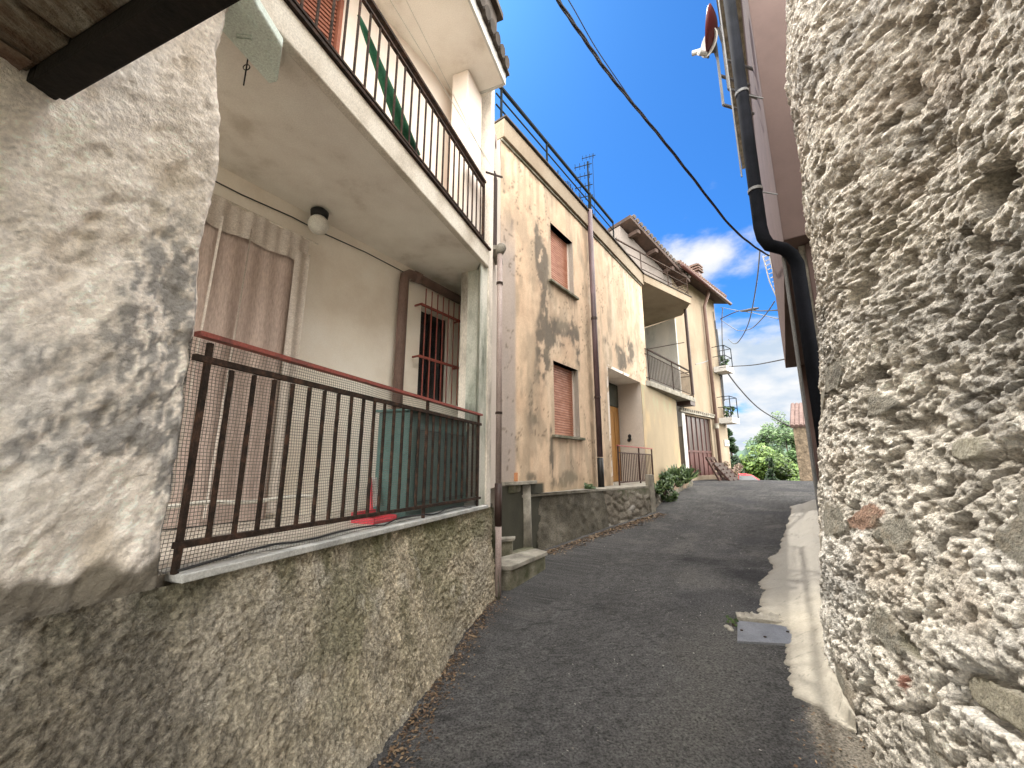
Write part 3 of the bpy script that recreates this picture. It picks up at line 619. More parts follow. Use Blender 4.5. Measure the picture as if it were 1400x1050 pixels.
for h in holes: keep&=~((UC>h[0])&(UC<h[1])&(ZC>h[2])&(ZC<h[3]))
gridmesh('wall',rows(P2,U,Zz,D)[:, :],'facade',th,c,keep)
mb=MB(); mb.box(P2,-1.62,5.54,-6,-5.9,.5,7.1); mb.box(P2,5.50,5.56,-5.8,-.02,3.95,7.12); mb.box(P2,-1.62,-1.56,-5.8,-.02,.5,7.1)
mb.prism([P2.p(a,b,0)[:2] for a,b in ((-1.6,-.02),(5.5,-.02),(5.5,-5.9),(-1.6,-5.9))],7.0,7.1); mb.build('back_wall','jamb',th)
# parapet band and coping
mb=MB(); mb.box(P2,-1.62,1.62,.0,.07,7.12,7.48); mb.box(P2,1.625,5.60,.002,.068,7.12,7.50); mb.box(P2,-1.62,5.6,-.3,-.002,7.12,7.48); mb.build('parapet','yellow',th,bevel=.008)
MB().box(P2,-1.62,5.6,-.3,.11,7.505,7.535).build('coping','tiledark',th)
mb=MB(); mb.box(P2,-1.62,5.5,.0,.03,7.06,7.10); mb.build('cornice','mossconc',th)
for (h,nm) in ((W1,'upper'),(W2,'lower')):
    a,b,z0,z1=h
    w=MB(); 
    for (p,q) in (((a,z0),(a,z1)),((b,z1),(b,z0)),((a,z1),(b,z1))):
        w.add([P2.p(p[0],.0,p[1]),P2.p(q[0],.0,q[1]),P2.p(q[0],-.17,q[1]),P2.p(p[0],-.17,p[1])],[(0,1,2,3),(3,2,1,0)])
    w.add([P2.p(a,-.17,z0),P2.p(b,-.17,z0),P2.p(b,-.17,z1),P2.p(a,-.17,z1)],[(0,1,2,3)])
    wo=w.build('window','jamb',th)
    mb=MB(); k=0; zz=z0+.03
    while zz<z1-.03: mb.prism([P2.p(a+.01,-.14,0)[:2],P2.p(b-.01,-.14,0)[:2],P2.p(b-.01,-.125,0)[:2],P2.p(a+.01,-.125,0)[:2]],zz,zz+.036); zz+=.048
    rs=mb.build('roller_shutter','shutter',wo,bevel=.004)
    mb=MB(); mb.box(P2,a+.005,b-.005,-.168,-.145,z0+.01,z1); mb.build('slat_backing','brownshutter',rs)
    mb=MB(); mb.box(P2,a,a+.03,-.14,-.10,z0,z1); mb.build('guide_rail','jamb',wo); mb=MB(); mb.box(P2,b-.03,b,-.14,-.10,z0,z1); mb.build('guide_rail','jamb',wo)
    MB().box(P2,a-.10,b+.10,-.12,.07,z0-.05,z0).build('sill','mossconc',wo,bevel=.006)
# porch
e0,e1,ez0,ez1=EN
mb=MB()
mb.box(P2,e1-.002,e1+.10,-.72,-.001,1.0,ez1); mb.build('porch_side','jamb',th)
mb=MB(); mb.box(P2,e0-.2,e1+.1,-.85,-.725,1.0,ez1); mb.box(P2,e0-.1,e0,-.72,-.001,1.0,ez1); mb.build('porch_back','jamb',th)
MB().box(P2,e0-.1,e1+.1,-.85,-.002,ez1+.001,ez1+.07).build('porch_ceiling','soffit',th)
mb=MB(); mb.box(P2,e1-1.35,e1-.04,-.722,-.68,1.145,3.20); d=mb.build('door','wooddoor',th,bevel=.004)
mb=MB()
for k in range(3): mb.box(P2,e1-1.25+k*.43,e1-1.25+k*.43+.32,-.679,-.665,1.35,3.05)
mb.build('door_panel','wooddoor',d,bevel=.006)
mb=MB(); mb.box(P2,e1-1.35,e1-.04,-.722,-.67,3.21,3.86); mb.build('transom','darkvoid',th)
dd=P2.hit(859,572,-.3)
# wall ornament on porch side, dark little bracket figure
o_=Vector(P2.p(e1-.012,-.40,2.38)); mb=MB(); mb.sphere(o_,.05,8,6,1.2); mb.sphere(o_+Vector((-.03,0.0,-.11)),.045,8,6); mb.sphere(o_+Vector((.0,-.05,-.08)),.035,8,6); one('wall_ornament',mb,'black','small dark cast ornament hanging on the grey porch wall','ornament')
# downpipe
q=P2.p(1.70,.09,0); dpp=thing('downpipe','dark purplish downpipe running down the middle of the peach facade','downpipe',(q[0],q[1],1.13))
MB().tube([(q[0],q[1],1.75),(q[0],q[1],7.55)],.060,14).build('pipe','purplepipe',dpp,smooth=True)
MB().tube([(q[0],q[1],1.13),(q[0],q[1],1.74)],.066,14).build('sleeve','black',dpp,smooth=True)
for zz in (3.0,4.8): MB().tube([(q[0],q[1],zz),(q[0],q[1],zz+.05)],.072,14).build('collar','brownsleeve',dpp)
# roof terrace railing
tr=MB(); 
tr.bar(P2.p(-1.7,-.05,8.24),P2.p(3.55,-.05,8.27),.05); rr=tr.build('roof_railing','darkiron',th)
mb=MB(); mb.bar(P2.p(-1.7,-.05,8.0),P2.p(3.55,-.05,8.02),.022); mb.bar(P2.p(-1.7,-.05,7.77),P2.p(3.55,-.05,7.78),.022); mb.build('rail','darkiron',rr)
for uu in (-1.55,.0,2.05,3.55): MB().bar(P2.p(uu,-.05,7.53),P2.p(uu,-.05,8.26),.035 if uu!=2.05 else .07).build('post','darkiron',rr)
# cantilevered upper terrace slab
TS=[P2.p(5.56,.05,0)[:2],(6.36,13.40),(6.55,14.5),(5.45,16.0),(2.0,14.5),P2.p(5.56,-3.5,0)[:2]]
MB().prism(TS,7.22,7.42).build('terrace_slab','yellow',th,bevel=.01)
TE=Fr(*P2.p(5.57,.06,0)[:2],math.degrees(math.atan2(6.38-P2.p(5.57,.06,0)[0],13.42-P2.p(5.57,.06,0)[1])))
tl=math.hypot(6.38-TE.x,13.42-TE.y)
MB().box(TE,0,tl,-.10,.045,7.21,7.47).build('slab_edge','yellow',th,bevel=.01)
MB().box(TE,0,tl+.04,-.12,.07,7.471,7.50).build('slab_coping','tiledark',th)
mb=MB(); mb.bar(TE.p(-1.2,-.05,8.27),TE.p(tl,-.05,8.27),.035); r2=mb.build('roof_railing','iron',th)
mb=MB()
for zz in (7.70,7.98): mb.bar(TE.p(-1.2,-.05,zz),TE.p(tl,-.05,zz),.02)
ce=TE.p(tl,-.05,0); bk=(6.5,14.4)
for zz in (7.70,7.98,8.27): mb.bar((ce[0],ce[1],zz),(bk[0]-.9,bk[1]+.2,zz),.02)
mb.build('rail','iron',r2)
for uu in (-1.2,.02,tl*.55,tl): MB().bar(TE.p(uu,-.05,7.50),TE.p(uu,-.05,8.27),.03).build('post','iron',r2)
# ground floor wall beyond the porch (yellow)
us=axis(4.86,8.55,.05); zs=axis(.5,3.86,.05); U,Zz=np.meshgrid(us,zs,indexing='ij')
n1=fbm(U*1.2,Zz*.7,5,131); n2=fbm(U*5,Zz*2,4,132)
c=np.ones(U.shape+(3,))*A(.265,.21,.135); c=mix(c,A(.42,.30,.16),sstep(.5,.7,n1)*.6); c=mix(c,A(.24,.24,.15),sstep(.56,.75,n2)*sstep(2.6,3.8,Zz)*.9); c=mix(c,A(.35,.25,.12),sstep(1.5,1.0,Zz)*.5); c*=(.9+.2*n2)[...,None]
gridmesh('annex_wall',rows(P2,U,Zz,.01*fbm(U*2,Zz*2,3,133)+.004),'facade',th,c)
mb=MB(); mb.box(P2,8.46,8.545,-1.6,-.01,.5,3.86); mb.build('annex_end','yellow',th)
# lower balcony
BP=[(4.10,11.55),(6.85,14.70),(6.50,15.1),(3.5,12.6),(3.7,11.4)]
MB().prism(BP,3.87,4.03).build('balcony_slab','conc',th,bevel=.01)
BE=Fr(4.10,11.55,math.degrees(math.atan2(2.75,3.15))); bl=math.hypot(2.75,3.15)
MB().prism([BE.p(bl-.55,-.02,0)[:2],BE.p(bl-.02,-.02,0)[:2],BE.p(bl-.1,-.5,0)[:2],BE.p(bl-.6,-.5,0)[:2]],3.72,3.868).build('slab_bracket','brownsleeve',th)
mb=MB(); mb.bar(BE.p(.05,-.05,5.02),BE.p(bl-.05,-.05,5.02),.045); br=mb.build('balcony_railing','iron',th)
mb=MB(); mb.bar(BE.p(.05,-.05,4.86),BE.p(bl-.05,-.05,4.86),.02); mb.bar(BE.p(.05,-.05,4.13),BE.p(bl-.05,-.05,4.13),.02)
for zz in (5.02,4.86,4.13): mb.bar(BE.p(bl-.05,-.05,zz),(6.35,14.95,zz),.025); mb.bar(BE.p(.05,-.05,zz),P2.p(5.4,-.02,zz),.025)
mb.bar(BE.p(.2,-.05,5.06),(5.4,12.0,5.35),.02)
mb.build('rail','iron',br)
baluster_row(BE,[.05+.125*i for i in range(34)],-.05,4.13,4.86,.014,br,'iron')
for uu in (.05,.05+bl*.48,bl-.05): MB().bar(BE.p(uu,-.05,4.03),BE.p(uu,-.05,5.02),.035).build('post','iron',br)
mb=MB(); mb.box(BE,.8,1.35,-1.05,-.98,4.05,5.9)
one('balcony_shutter',mb,'shutter','orange brown shutter leaning behind the small balcony railing','shutter')
q=(6.40,13.9); mb=MB(); mb.tube([(q[0],q[1],4.03),(q[0],q[1],7.21)],.055,10); one('post',mb,'brownsleeve','slim dark post holding the upper terrace over the small balcony','post')
# porch railing
mb=MB(); mb.bar(P2.p(2.50,.16,2.02),P2.p(4.95,.16,2.02),.05,.03); pr=mb.build('porch_railing','rustred',th)
mb=MB(); mb.bar(P2.p(2.50,.16,1.86),P2.p(4.95,.16,1.86),.025); mb.bar(P2.p(2.50,.16,1.20),P2.p(4.95,.16,1.20),.025); mb.build('rail','woodred',pr)
baluster_row(P2,[2.55+.115*i for i in range(21)],.16,1.20,1.86,.016,pr,'woodred')
for uu in (2.52,3.9,4.93): MB().bar(P2.p(uu,.16,1.1),P2.p(uu,.16,2.02),.035).build('post','woodred',pr)
# aerials and trellis on the roof
def aerial(px,py,top,Y,label,n):
    b=aty(px,py,Y); t_=aty(px+1,top,Y); a=thing('aerial',label,'aerial',(b[0],b[1],7.1))
    MB().tube([(b[0],b[1],7.1),(b[0],b[1],t_[2])],.022 if n>2 else .008,8).build('mast','darkiron',a)
    mb=MB()
    for k in range(n):
        z=t_[2]-.12-k*.32; mb.tube([(b[0]-.35,b[1]+.1,z),(b[0]+.1,b[1]-.05,z+.02)],.012,6)
        for j in range(4): mb.tube([(b[0]-.33+.12*j,b[1]+.08-.04*j,z-.10),(b[0]-.33+.12*j,b[1]+.08-.04*j,z+.10)],.008,5)
    mb.build('antenna','darkiron',a)
aerial(805,262,221,9.5,'tall mast aerial with four stacked antennas on the terrace roof',4)
aerial(812,260,210,12,'thin pale rod aerial rising behind the stacked one',1)
def trellis(u0,u1,n,z1,label):
    a=thing('trellis',label,'trellis',P2.p(u0,n,7.1)); mb=MB()
    k=0;uu=u0
    while uu<=u1: mb.bar(P2.p(uu,n,7.1),P2.p(uu,n,z1+.08*math.sin(uu*9)),.02); uu+=.09
    for zz in np.arange(7.3,z1,.14): mb.bar(P2.p(u0,n,zz),P2.p(u1,n,zz),.015)
    mb.build('lattice','darkiron',a)
trellis(1.0,2.0,-.35,8.35,'dark lattice screen on the roof terrace, nearer of two')
trellis(2.3,3.4,-.45,8.55,'dark lattice screen on the roof terrace, farther of two')
mb=MB(); z0=7.54; mb.hexa([TE.p(-1.9,-.3,z0),TE.p(-1.3,-.3,z0),TE.p(-1.3,-.1,z0),TE.p(-1.9,-.1,z0),TE.p(-2.0,-.4,z0+.1),TE.p(-1.25,-.4,z0+.75),TE.p(-1.25,0,z0+.75),TE.p(-2.0,0,z0+.15)]); one('tarpaulin_bundle',mb,'darkiron','dark grey covered bundle tucked at the corner of the roof terrace railing','bundle')
# ================================================================== TERRACE IN FRONT, STEPS
tw=thing('retaining_wall','dark rough retaining wall under the terrace of the peach house','wall',(1.2,7.3,.4),40)
T0=Vector((.36,6.72)); T1=Vector((1.80,8.02)); T2=Vector((2.98,8.98)); 
def terr(pA,pB,zt,n_,mtl,name,amp=.05):
    L=(pB-pA).length; fr=Fr(pA.x,pA.y,math.degrees(math.atan2(pB.x-pA.x,pB.y-pA.y)))
    u=axis(0,L,.03); z=axis(-.1,zt,.03); U,Zz=np.meshgrid(u,z,indexing='ij'); f1,f2,h=wor(U*4,Zz*6,n_)
    D=amp*(fbm(U*2,Zz*3,4,n_)-.5)+.04*(fbm(U*12,Zz*12,3,n_+1)-.5)-.03*sstep(.2,0,f2-f1)*(0 if n_==201 else 1)+.10*(zt-Zz)*(Zz>-1)
    n1=fbm(U*2,Zz*2,4,n_+2);n2=fbm(U*9,Zz*9,4,n_+3)
    c=np.ones(U.shape+(3,))*(A(.085,.075,.055) if n_!=202 else A(.15,.13,.10)); c*=(.5+n2)[...,None]; c=mix(c,A(.30,.27,.22),sstep(.55,.7,n1)*(.55 if n_==202 else .25)); c=mix(c,A(.45,.43,.40),(h>.8)*(n_==202)*.5)
    gridmesh(name,rows(fr,U,Zz,D),'roughcast',mtl,c); return fr
f_a=terr(T0,T1,1.09,201,tw,'wall'); f_b=terr(T1,T2,1.09,202,tw,'wall')
tp=[tuple(T0+Vector((-.55,-.32))),tuple(T0),tuple(T1),tuple(T2),P2.p(4.95,-1.35,0)[:2],P2.p(2.5,-1.35,0)[:2],P2.p(2.5,-.03,0)[:2],P2.p(-1.5,-.03,0)[:2],(-.2,6.5)]
tp=[(-.18,6.42),(.15,6.36),(.42,6.70),tuple(T1),tuple(T2),P2.p(4.95,.0,0)[:2],P2.p(4.95,-.80,0)[:2],P2.p(2.5,-.80,0)[:2],P2.p(2.5,-.0,0)[:2],P2.p(-1.0,-.0,0)[:2]]
MB().prism(tp,1.093,1.14).build('terrace_top','conc',tw,bevel=.008)
MB().prism([P2.p(3.9,.0,0)[:2],P2.p(4.95,.0,0)[:2],tuple(T2+Vector((.02,.0))),tuple(T2+Vector((-.9,-.75)))],.0,1.09).build('terrace_fill','mossconc',tw)
mb=MB(); mb.tube([(.185,6.52,.3),(.180,6.52,.8),(.175,6.50,1.295)],[.135,.125,.12],14); mb.build('pillar','conc',tw,smooth=True)
MB().prism([(-.24,5.98),(.05,6.05),(.36,6.45),(.42,6.78),P2.p(-.6,.0,0)[:2],P2.p(-1.6,.0,0)[:2]],1.30,1.345).build('slab','conc',tw,bevel=.01)
MB().prism([(-.2,6.04),(.03,6.12),(.16,6.40),(.1,6.6),(-.1,6.3)],1.18,1.298).build('slab_rubble','mossconc',tw,bevel=.02)
mb=MB(); mb.box(Fr(-.35,7.1,90),0,1.0,-.1,0,.2,1.09); mb.prism([(-.6,5.0),(-.3,5.2),(-.28,7.0),(-.6,7.0)],.0,1.05); mb.build('stair_wall','darkvoid',tw)
sp=thing('stone_steps','worn concrete landing and steps rising behind the corner downpipe','steps',(.15,5.6,.17))
MB().prism([(-.17,5.10),(-.02,5.08),(.46,5.84),(.30,6.5),(-.25,6.5)],.05,.37).build('landing','mossconc',sp,bevel=.02)
MB().prism([(-.20,5.05),(.0,5.04),(.49,5.84),(.33,6.05),(-.2,5.45)],.372,.425).build('tread','conc',sp,bevel=.008)
MB().prism([(-.4,5.6),(-.0,5.85),(.02,6.3),(-.4,6.2)],.371,.56).build('step','mossconc',sp,bevel=.01)
MB().prism([(-.4,5.58),(.03,5.83),(.05,6.0),(-.4,5.85)],.562,.60).build('tread','conc',sp,bevel=.006)
q=P2.hit(700,652,.12); mb=MB(); z0=1.142
bx,by=.03,6.22; z0=1.347; mb.prism([(bx-.10,by-.05),(bx+.06,by-.0),(bx+.04,by+.08),(bx-.1,by+.06)],z0,z0+.13)
one('terracotta_block',mb,'terracotta','small orange terracotta block on the terrace end above the steps','block',bevel=.008)
# planter strip
pl=thing('planter_wall','low rubble planter wall beyond the porch railing','planter',(4.3,10.6,.6),36)
K0=Vector((3.05,9.02)); K1=Vector((3.72,10.25)); K2=Vector((5.7,13.0))
terr(K0,K1,1.02,211,pl,'wall',.12); terr(K1,K2,1.16,212,pl,'wall',.12)
MB().prism([tuple(K0),tuple(K1),P2.p(6.2,.02,0)[:2],P2.p(4.97,.02,0)[:2]],.3,.98).build('soil','litter',pl)
MB().prism([tuple(K1),tuple(K2),P2.p(8.5,.02,0)[:2],P2.p(6.2,.02,0)[:2]],.3,1.10).build('soil','litter',pl)
MB().prism([(3.0,8.95),(3.12,9.0),(3.08,9.12),(2.95,9.08)],.4,1.38).build('post','conc',pl,bevel=.01)
def bush(name,mt_,c0,R,n,ls,label,cat,group=None,drop=0,up=0,blade=False):
    b=thing(name,label,cat,c0,group=group)
    mb=MB(); st_=MB()
    cl=[(Vector((random.gauss(0,.5)*R[0],random.gauss(0,.5)*R[1],random.random()*R[2])),random.uniform(.25,.5)*min(R)) for _ in range(9)]
    def fn(i):
        k,rd=random.choice(cl); d=Vector([random.gauss(0,1) for _ in range(3)]).normalized(); p=Vector(c0)+k+d*rd*random.random()**.4
        if blade:
            d=Vector((random.gauss(0,.5),random.gauss(0,.5),random.uniform(.4,1))).normalized(); p=Vector(c0)+Vector((random.gauss(0,.25)*R[0],random.gauss(0,.25)*R[1],.0))+d*R[2]*.5
            return p,d*R[2]*random.uniform(.3,.6),d.orthogonal().normalized()*ls*.25
        v=Vector([random.gauss(0,1) for _ in range(3)]).normalized()*ls*random.uniform(.6,1.3); return p,v,v.orthogonal().normalized()*ls*.45
    mb.quads(n,fn); mb.build('foliage',mt_,b)
    for _ in range(6):
        k,rd=random.choice(cl); st_.tube([Vector(c0)-Vector((0,0,.1)),Vector(c0)+k*.5,Vector(c0)+k],[.015,.01,.004],5)
    st_.build('stem','bark',b)
    return b
bush('shrub','leaf_p',(3.62,9.75,.98),(.32,.38,.20),1100,.045,'dark bushy shrub spilling over the near end of the planter','shrub','plants along the planter')
bush('shrub','leaf_p',(3.85,10.15,.75),(.22,.25,.32),600,.04,'dark trailing plant hanging down the planter wall','shrub','plants along the planter')
bush('shrub','leaf_p',(4.35,11.1,1.08),(.4,.42,.22),900,.05,'low leafy shrub in the middle of the planter','shrub','plants along the planter')
bush('spiky_plant','leaf_p',(4.95,12.1,1.08),(.45,.45,.50),240,.11,'tall plant with arching blade leaves at the far end of the planter','plant','plants along the planter',blade=True)
bush('weed','leaf_p',(1.45,7.9,1.13),(.12,.12,.12),90,.03,'small weed growing at the foot of the dark sleeved downpipe','weed')
bush('weed','leaf_m',(-1.0,1.75,.06),(.10,.12,.06),160,.018,'small green weeds at the foot of the mossy wall in the foreground','weed')
# ================================================================== TILED HOUSE (far)
fh=thing('tiled_house','tall cream house with tiled roof, red garage door and brown downpipe','house',P3.p(2,0,1.1),47)
FE=4.37; GZ=(.08,2.55,1.18,3.44)
wl=wallcells(P3,[.0,GZ[0],GZ[1],FE],[.6,GZ[2],GZ[3],9.3],[GZ],th=.15); wl.build('wall','yellow',fh)
mb=MB(); mb.box(P3,FE-.02,FE,-6,-.005,.6,9.3); mb.build('side_wall','yellow',fh)
# wall facing the camera below the terrace, and the gable above it
FG=Fr(6.40,14.85,-36); mb=MB(); mb.box(FG,.0,4.5,-.02,.05,3.0,7.21); mb.build('end_wall','greywall',fh)
FH=Fr(6.40,14.85,235)
mb=MB(); v=[(6.40,14.85,7.43),(6.40-.82*3,14.85-.57*3,7.43),(6.40-.82*3,14.85-.57*3,10.15),(6.40,14.85,8.88)]
vb=[(x-1.6,y+2.3,z_) for x,y,z_ in v]; mb.hexa([v[0],v[1],vb[1],vb[0],v[3],v[2],vb[2],vb[3]]); mb.build('gable_wall','gable',fh)
# roof over the gable: sloped slab with scalloped tile edge
def rk(t,up=0,out=0): # along the verge
    return Vector((6.40+.15-.82*t+.57*.45*out,14.85-.57*t-.82*.45*out,8.95+.43*t+up))
mb=MB()
for k in range(18):
    t0=-.35+k*.19; mb.tube([rk(t0,.16,.9),rk(t0,.16,-2)+Vector((-.8,1.4,.0))],.085,7)
mb.build('roof','tiledark',fh)
mb=MB(); 
A1=[rk(-.4,-.06,.85),rk(3.1,-.06,.85),rk(3.1,-.06,-1.5),rk(-.4,-.06,-1.5)]; mb.hexa([*A1,*[p+Vector((0,0,.13)) for p in A1]]); mb.build('verge_board','rafterwood',fh)
mb=MB()
for t0 in (.6,1.6,2.6): MB().bar(rk(t0,-.17,.75),rk(t0,-.17,-.6),.16,.14).build('rafter','rafterwood',fh)
mb=MB(); n_=0
A1=[P3.p(-.1,.55,9.10),P3.p(FE+.35,.50,9.02),P3.p(FE+.35,-2.5,10.0),P3.p(-.35,-2.5,10.1)]; A1=[Vector(p) for p in A1]; mb.hexa([*A1,*[p+Vector((0,0,.12)) for p in A1]]); mb.build('eave','rafterwood',fh)
mb=MB()
for k in range(24):
    uu=-.3+k*.205; mb.tube([P3.p(uu,.55,9.30),P3.p(uu,-2.4,10.25)],.085,7)
mb.build('roof_tiles','tiles',fh)
mb=MB(); mb.tube([P3.p(-.4,.62,9.10),P3.p(FE+.4,.60,9.00)],.07,10); mb.build('gutter','gut',fh,smooth=True)
uu,zz=P3.hit(953,378,-.3); mb=MB(); mb.box(P3,uu-.2,uu+.22,-.6,-.15,9.4,zz+.15); ch=mb.build('chimney','gut',fh)
mb=MB()
for k in range(3): mb.box(P3,uu-.26+.01*k,uu+.28-.01*k,-.66,-.09,zz+.2+k*.13,zz+.26+k*.13)
mb.box(P3,uu-.15,uu+.17,-.55,-.2,zz+.151,zz+.6); mb.build('cowl','tiles',ch)
mb=MB(); mb.box(P3,GZ[0],GZ[1],-.14,-.10,GZ[2],2.1); gd=mb.build('garage_door','garlow',fh)
mb=MB(); mb.box(P3,GZ[0],GZ[1],-.14,-.10,2.101,GZ[3]); mb.build('panel','garup',gd)
mb=MB()
for k in range(7): a_=GZ[0]+k*(GZ[1]-GZ[0])/6; mb.box(P3,a_-.02,a_+.02,-.099,-.07,GZ[2],GZ[3])
mb.box(P3,GZ[0],GZ[1],-.099,-.068,2.06,2.13); mb.build('frame','garlow',gd)
mb=MB(); mb.box(P3,GZ[0]-.45,GZ[1]+.5,.0,.10,3.50,3.60); 
for k in range(18): mb.tube([P3.p(GZ[0]-.4+k*.19,.02,3.63),P3.p(GZ[0]-.4+k*.19,.13,3.61)],.05,7)
mb.build('lintel','conc',fh)
MB().box(P3,GZ[0]-.25,GZ[0]-.0,.0,.03,1.0,3.495).build('jamb','white',fh)
def far_pipe(px0,py0,px1,py1,r_,label,m):
    u0,z0=P3.hit(px0,py0,.12); u1,z1=P3.hit(px1,py1,.12); u0=(u0+u1)/2
    t_=thing('downpipe',label,'downpipe',P3.p(u0,.12,z1)); MB().tube([P3.p(u0-.25,.5,z0),P3.p(u0-.12,.35,z0-.4),P3.p(u0,.12,z0-.8),P3.p(u0,.12,z1)],r_,10).build('pipe',m,t_,smooth=True)
    MB().tube([P3.p(u0,.12,z0*.32+.1),P3.p(u0,.12,z0*.32+.3)],r_*1.4,10).build('collar','conc',t_)
far_pipe(962,397,984,640,.07,'thick brown downpipe beside the red garage door','brownpipe')
mb=MB()
for k in range(3):
    u0=FE-.30+k*.12; mb.tube([P3.p(u0,.04,8.6-k*.4),P3.p(u0+.02,.05,6.4),P3.p(u0-.02,.04,3.2+k*.6)],.018,6)
one('cable_run',mb,'cable','grey cables clipped down the end of the tiled house','cables')
# side balconies
def sbalc(z,label,g):
    a_,w=FE-.9,FE-.05
    b=thing('small_balcony',label,'balcony',P3.p(FE-.5,.4,z),group=None)
    MB().box(P3,a_,w,.01,.55,z-.24,z).build('slab','white',b)
    mb=MB()
    for zz in (z+.45,z+.9): mb.bar(P3.p(a_,.52,zz),P3.p(w,.52,zz),.025); mb.bar(P3.p(w,.02,zz),P3.p(w,.52,zz),.025); mb.bar(P3.p(a_,.02,zz),P3.p(a_,.52,zz),.025)
    for uu in (a_,w): mb.bar(P3.p(uu,.52,z),P3.p(uu,.52,z+.9),.03)
    mb.build('railing','darkiron',b)
    bush('potted_plant','leaf_m',P3.p(FE-.45,.3,z+.1),(.18,.15,.4),200,.06,'leafy potted plant on the '+g+' small balcony of the tiled house','plant')
u_,zb=P3.hit(1000,503,.5); sbalc(zb,'small railed balcony high at the end of the tiled house','upper')
u_,zb=P3.hit(1008,572,.5); sbalc(zb,'small railed balcony low at the end of the tiled house','lower')
mb=MB(); uu,zz=P3.hit(996,606,.02); mb.box(P3,FE-.55,FE-.02,.01,.04,zz-.13,zz+.13); sg=one('sign',mb,'white','small white sign with green mark on the corner of the tiled house','sign')
mb=MB(); mb.box(P3,FE-.47,FE-.38,.041,.045,zz-.03,zz+.03); mb.box(P3,FE-.33,FE-.1,.041,.045,zz-.02,zz+.02); mb.build('mark','leaf_m',sg)
# stacked timber in front of the garage
def frame_stack(name,u0,n0,lean,w,h,label,m):
    t_=thing(name,label,'timber',P3.p(u0,n0,1.15)); mb=MB(); zb=gz(*P3.p(u0,n0,0)[:2])
    for k in range(5):
        z0=zb+h*k/4.6; nn=n0-lean*k/4.6; mb.bar(P3.p(u0,nn,z0+.06),P3.p(u0+w,nn,z0+.06),.05,.12)
    mb.build('slat',m,t_); mb=MB()
    for a_ in (0,w/2,w): mb.bar(P3.p(u0+a_,n0+.04,zb),P3.p(u0+a_,n0-lean+.04,zb+h),.06,.06)
    mb.build('stile','woodred',t_)
frame_stack('timber_frame',.75,.75,.4,.75,.85,'red brown slatted frame leaning before the garage door','woodred')
frame_stack('timber_frame',1.0,1.0,.5,.9,.6,'grey slatted frame leaning against the red brown one','garup')
frame_stack('pallet',2.0,.6,.15,.9,.36,'low wooden pallet propped right of the slatted frames','woodred')
bush('shrub','leaf_red',P3.p(3.45,.35,1.15),(.35,.35,.6),500,.05,'sparse reddish shrub at the corner of the tiled house','shrub')
# ================================================================== RIGHT: STONE WALL
sw=thing('stone_wall','rough rubble stone wall with crumbling mortar rising on the right of the lane','wall',(1.9,2.4,.1),23)
base=np.array([(-.35,-3.2),(.30,-1.6),(.93,0.0),(1.31,1.0),(1.66,1.9),(1.86,2.35),(2.03,2.75),(2.18,3.05),(2.32,3.28),(2.52,3.45),(2.80,3.5)])
dl=np.r_[0,np.cumsum(np.hypot(*np.diff(base,axis=0).T))]
uu=np.concatenate([np.arange(0,3.2,.04),np.arange(3.2,dl[-1],.0095)])
bx=np.interp(uu,dl,base[:,0]); by=np.interp(uu,dl,base[:,1])
k=np.ones(31)/31; bx=np.convolve(np.pad(bx,15,mode='reflect',reflect_type='odd'),k,'valid'); by=np.convolve(np.pad(by,15,mode='reflect',reflect_type='odd'),k,'valid')
tx=np.gradient(bx);ty=np.gradient(by);tn=np.hypot(tx,ty);nx=-ty/tn;ny=tx/tn
zz=np.concatenate([np.arange(-.15,3.4,.0095),np.arange(3.4,6.8,.014)])
U,Zz=np.meshgrid(uu,zz,indexing='ij'); BX=np.repeat(bx[:,None],len(zz),1);BY=np.repeat(by[:,None],len(zz),1);NX=np.repeat(nx[:,None],len(zz),1);NY=np.repeat(ny[:,None],len(zz),1)
bat=np.interp(Zz,[-.2,0,.5,1,1.6,2.1,2.6,3.1,3.6,4.5,5.0,5.5,6.0,7],[-.03,0,.02,.06,.13,.20,.27,.29,.27,.29,.28,.33,.42,.5])+.085*np.clip(Zz,0,9)*sstep(dl[-1]-1.2,dl[-1]-2.1,U)
wx=.30*(fbm(U*3,Zz*3,5,301,.6)-.5); wz=.16*(fbm(U*3,Zz*3,5,302,.6)-.5)
f1,f2,h=wor((U+wx)*2.7,(Zz+wz)*5.2,303); bord=f2-f1
g1,g2,gh=wor((U+wx)*9,(Zz+wz)*11,304); k1,k2,kh=wor((U+.5*wx)*30,(Zz)*33,305); m1,m2,mh=wor(U*52,Zz*56,306)
big=fbm(U*.9,Zz*1.1,3,307); rows_=np.sin((Zz*5.2+.9*U+wz*8)*2*math.pi/1.0)
expo=(h>.88)&(Zz<2.3)
nearbase=sstep(1.6,.2,Zz)
f1b=fbm(U*5.5+wx*6,Zz*7,5,309,.58); rid=1-np.abs(2*fbm(U*3.0+.5*Zz,Zz*6.5,4,340)-1)
D=.11*(big-.5)+.008*sstep(.0,.3,bord)+.030*(f1b-.5)+.010*(rid-.6)+.007*(.5-g1)+.014*(.5-k1)*(.4+1.2*fbm(U*4,Zz*4,3,341))+.010*(.5-m1)+.016*(fbm(U*26,Zz*30,4,342,.65)-.5)-.024*sstep(.60,.68,fbm(U*19,Zz*25,3,343))-.012*sstep(.58,.66,fbm(U*42,Zz*50,3,344))
pit=sstep(.66,.74,fbm(U*7.0+7,Zz*9.5,3,310)); D-=pit*.055
groove=sstep(.03,.0,np.abs(fbm(U*1.4,Zz*3.2+.8*U,4,311)-.5))*sstep(.45,.6,fbm(U*.8,Zz*.8,2,312)); D-=groove*.03
stone=.006+.11*(big-.5)+.02*(fbm(U*9,Zz*20,3,313)-.5)
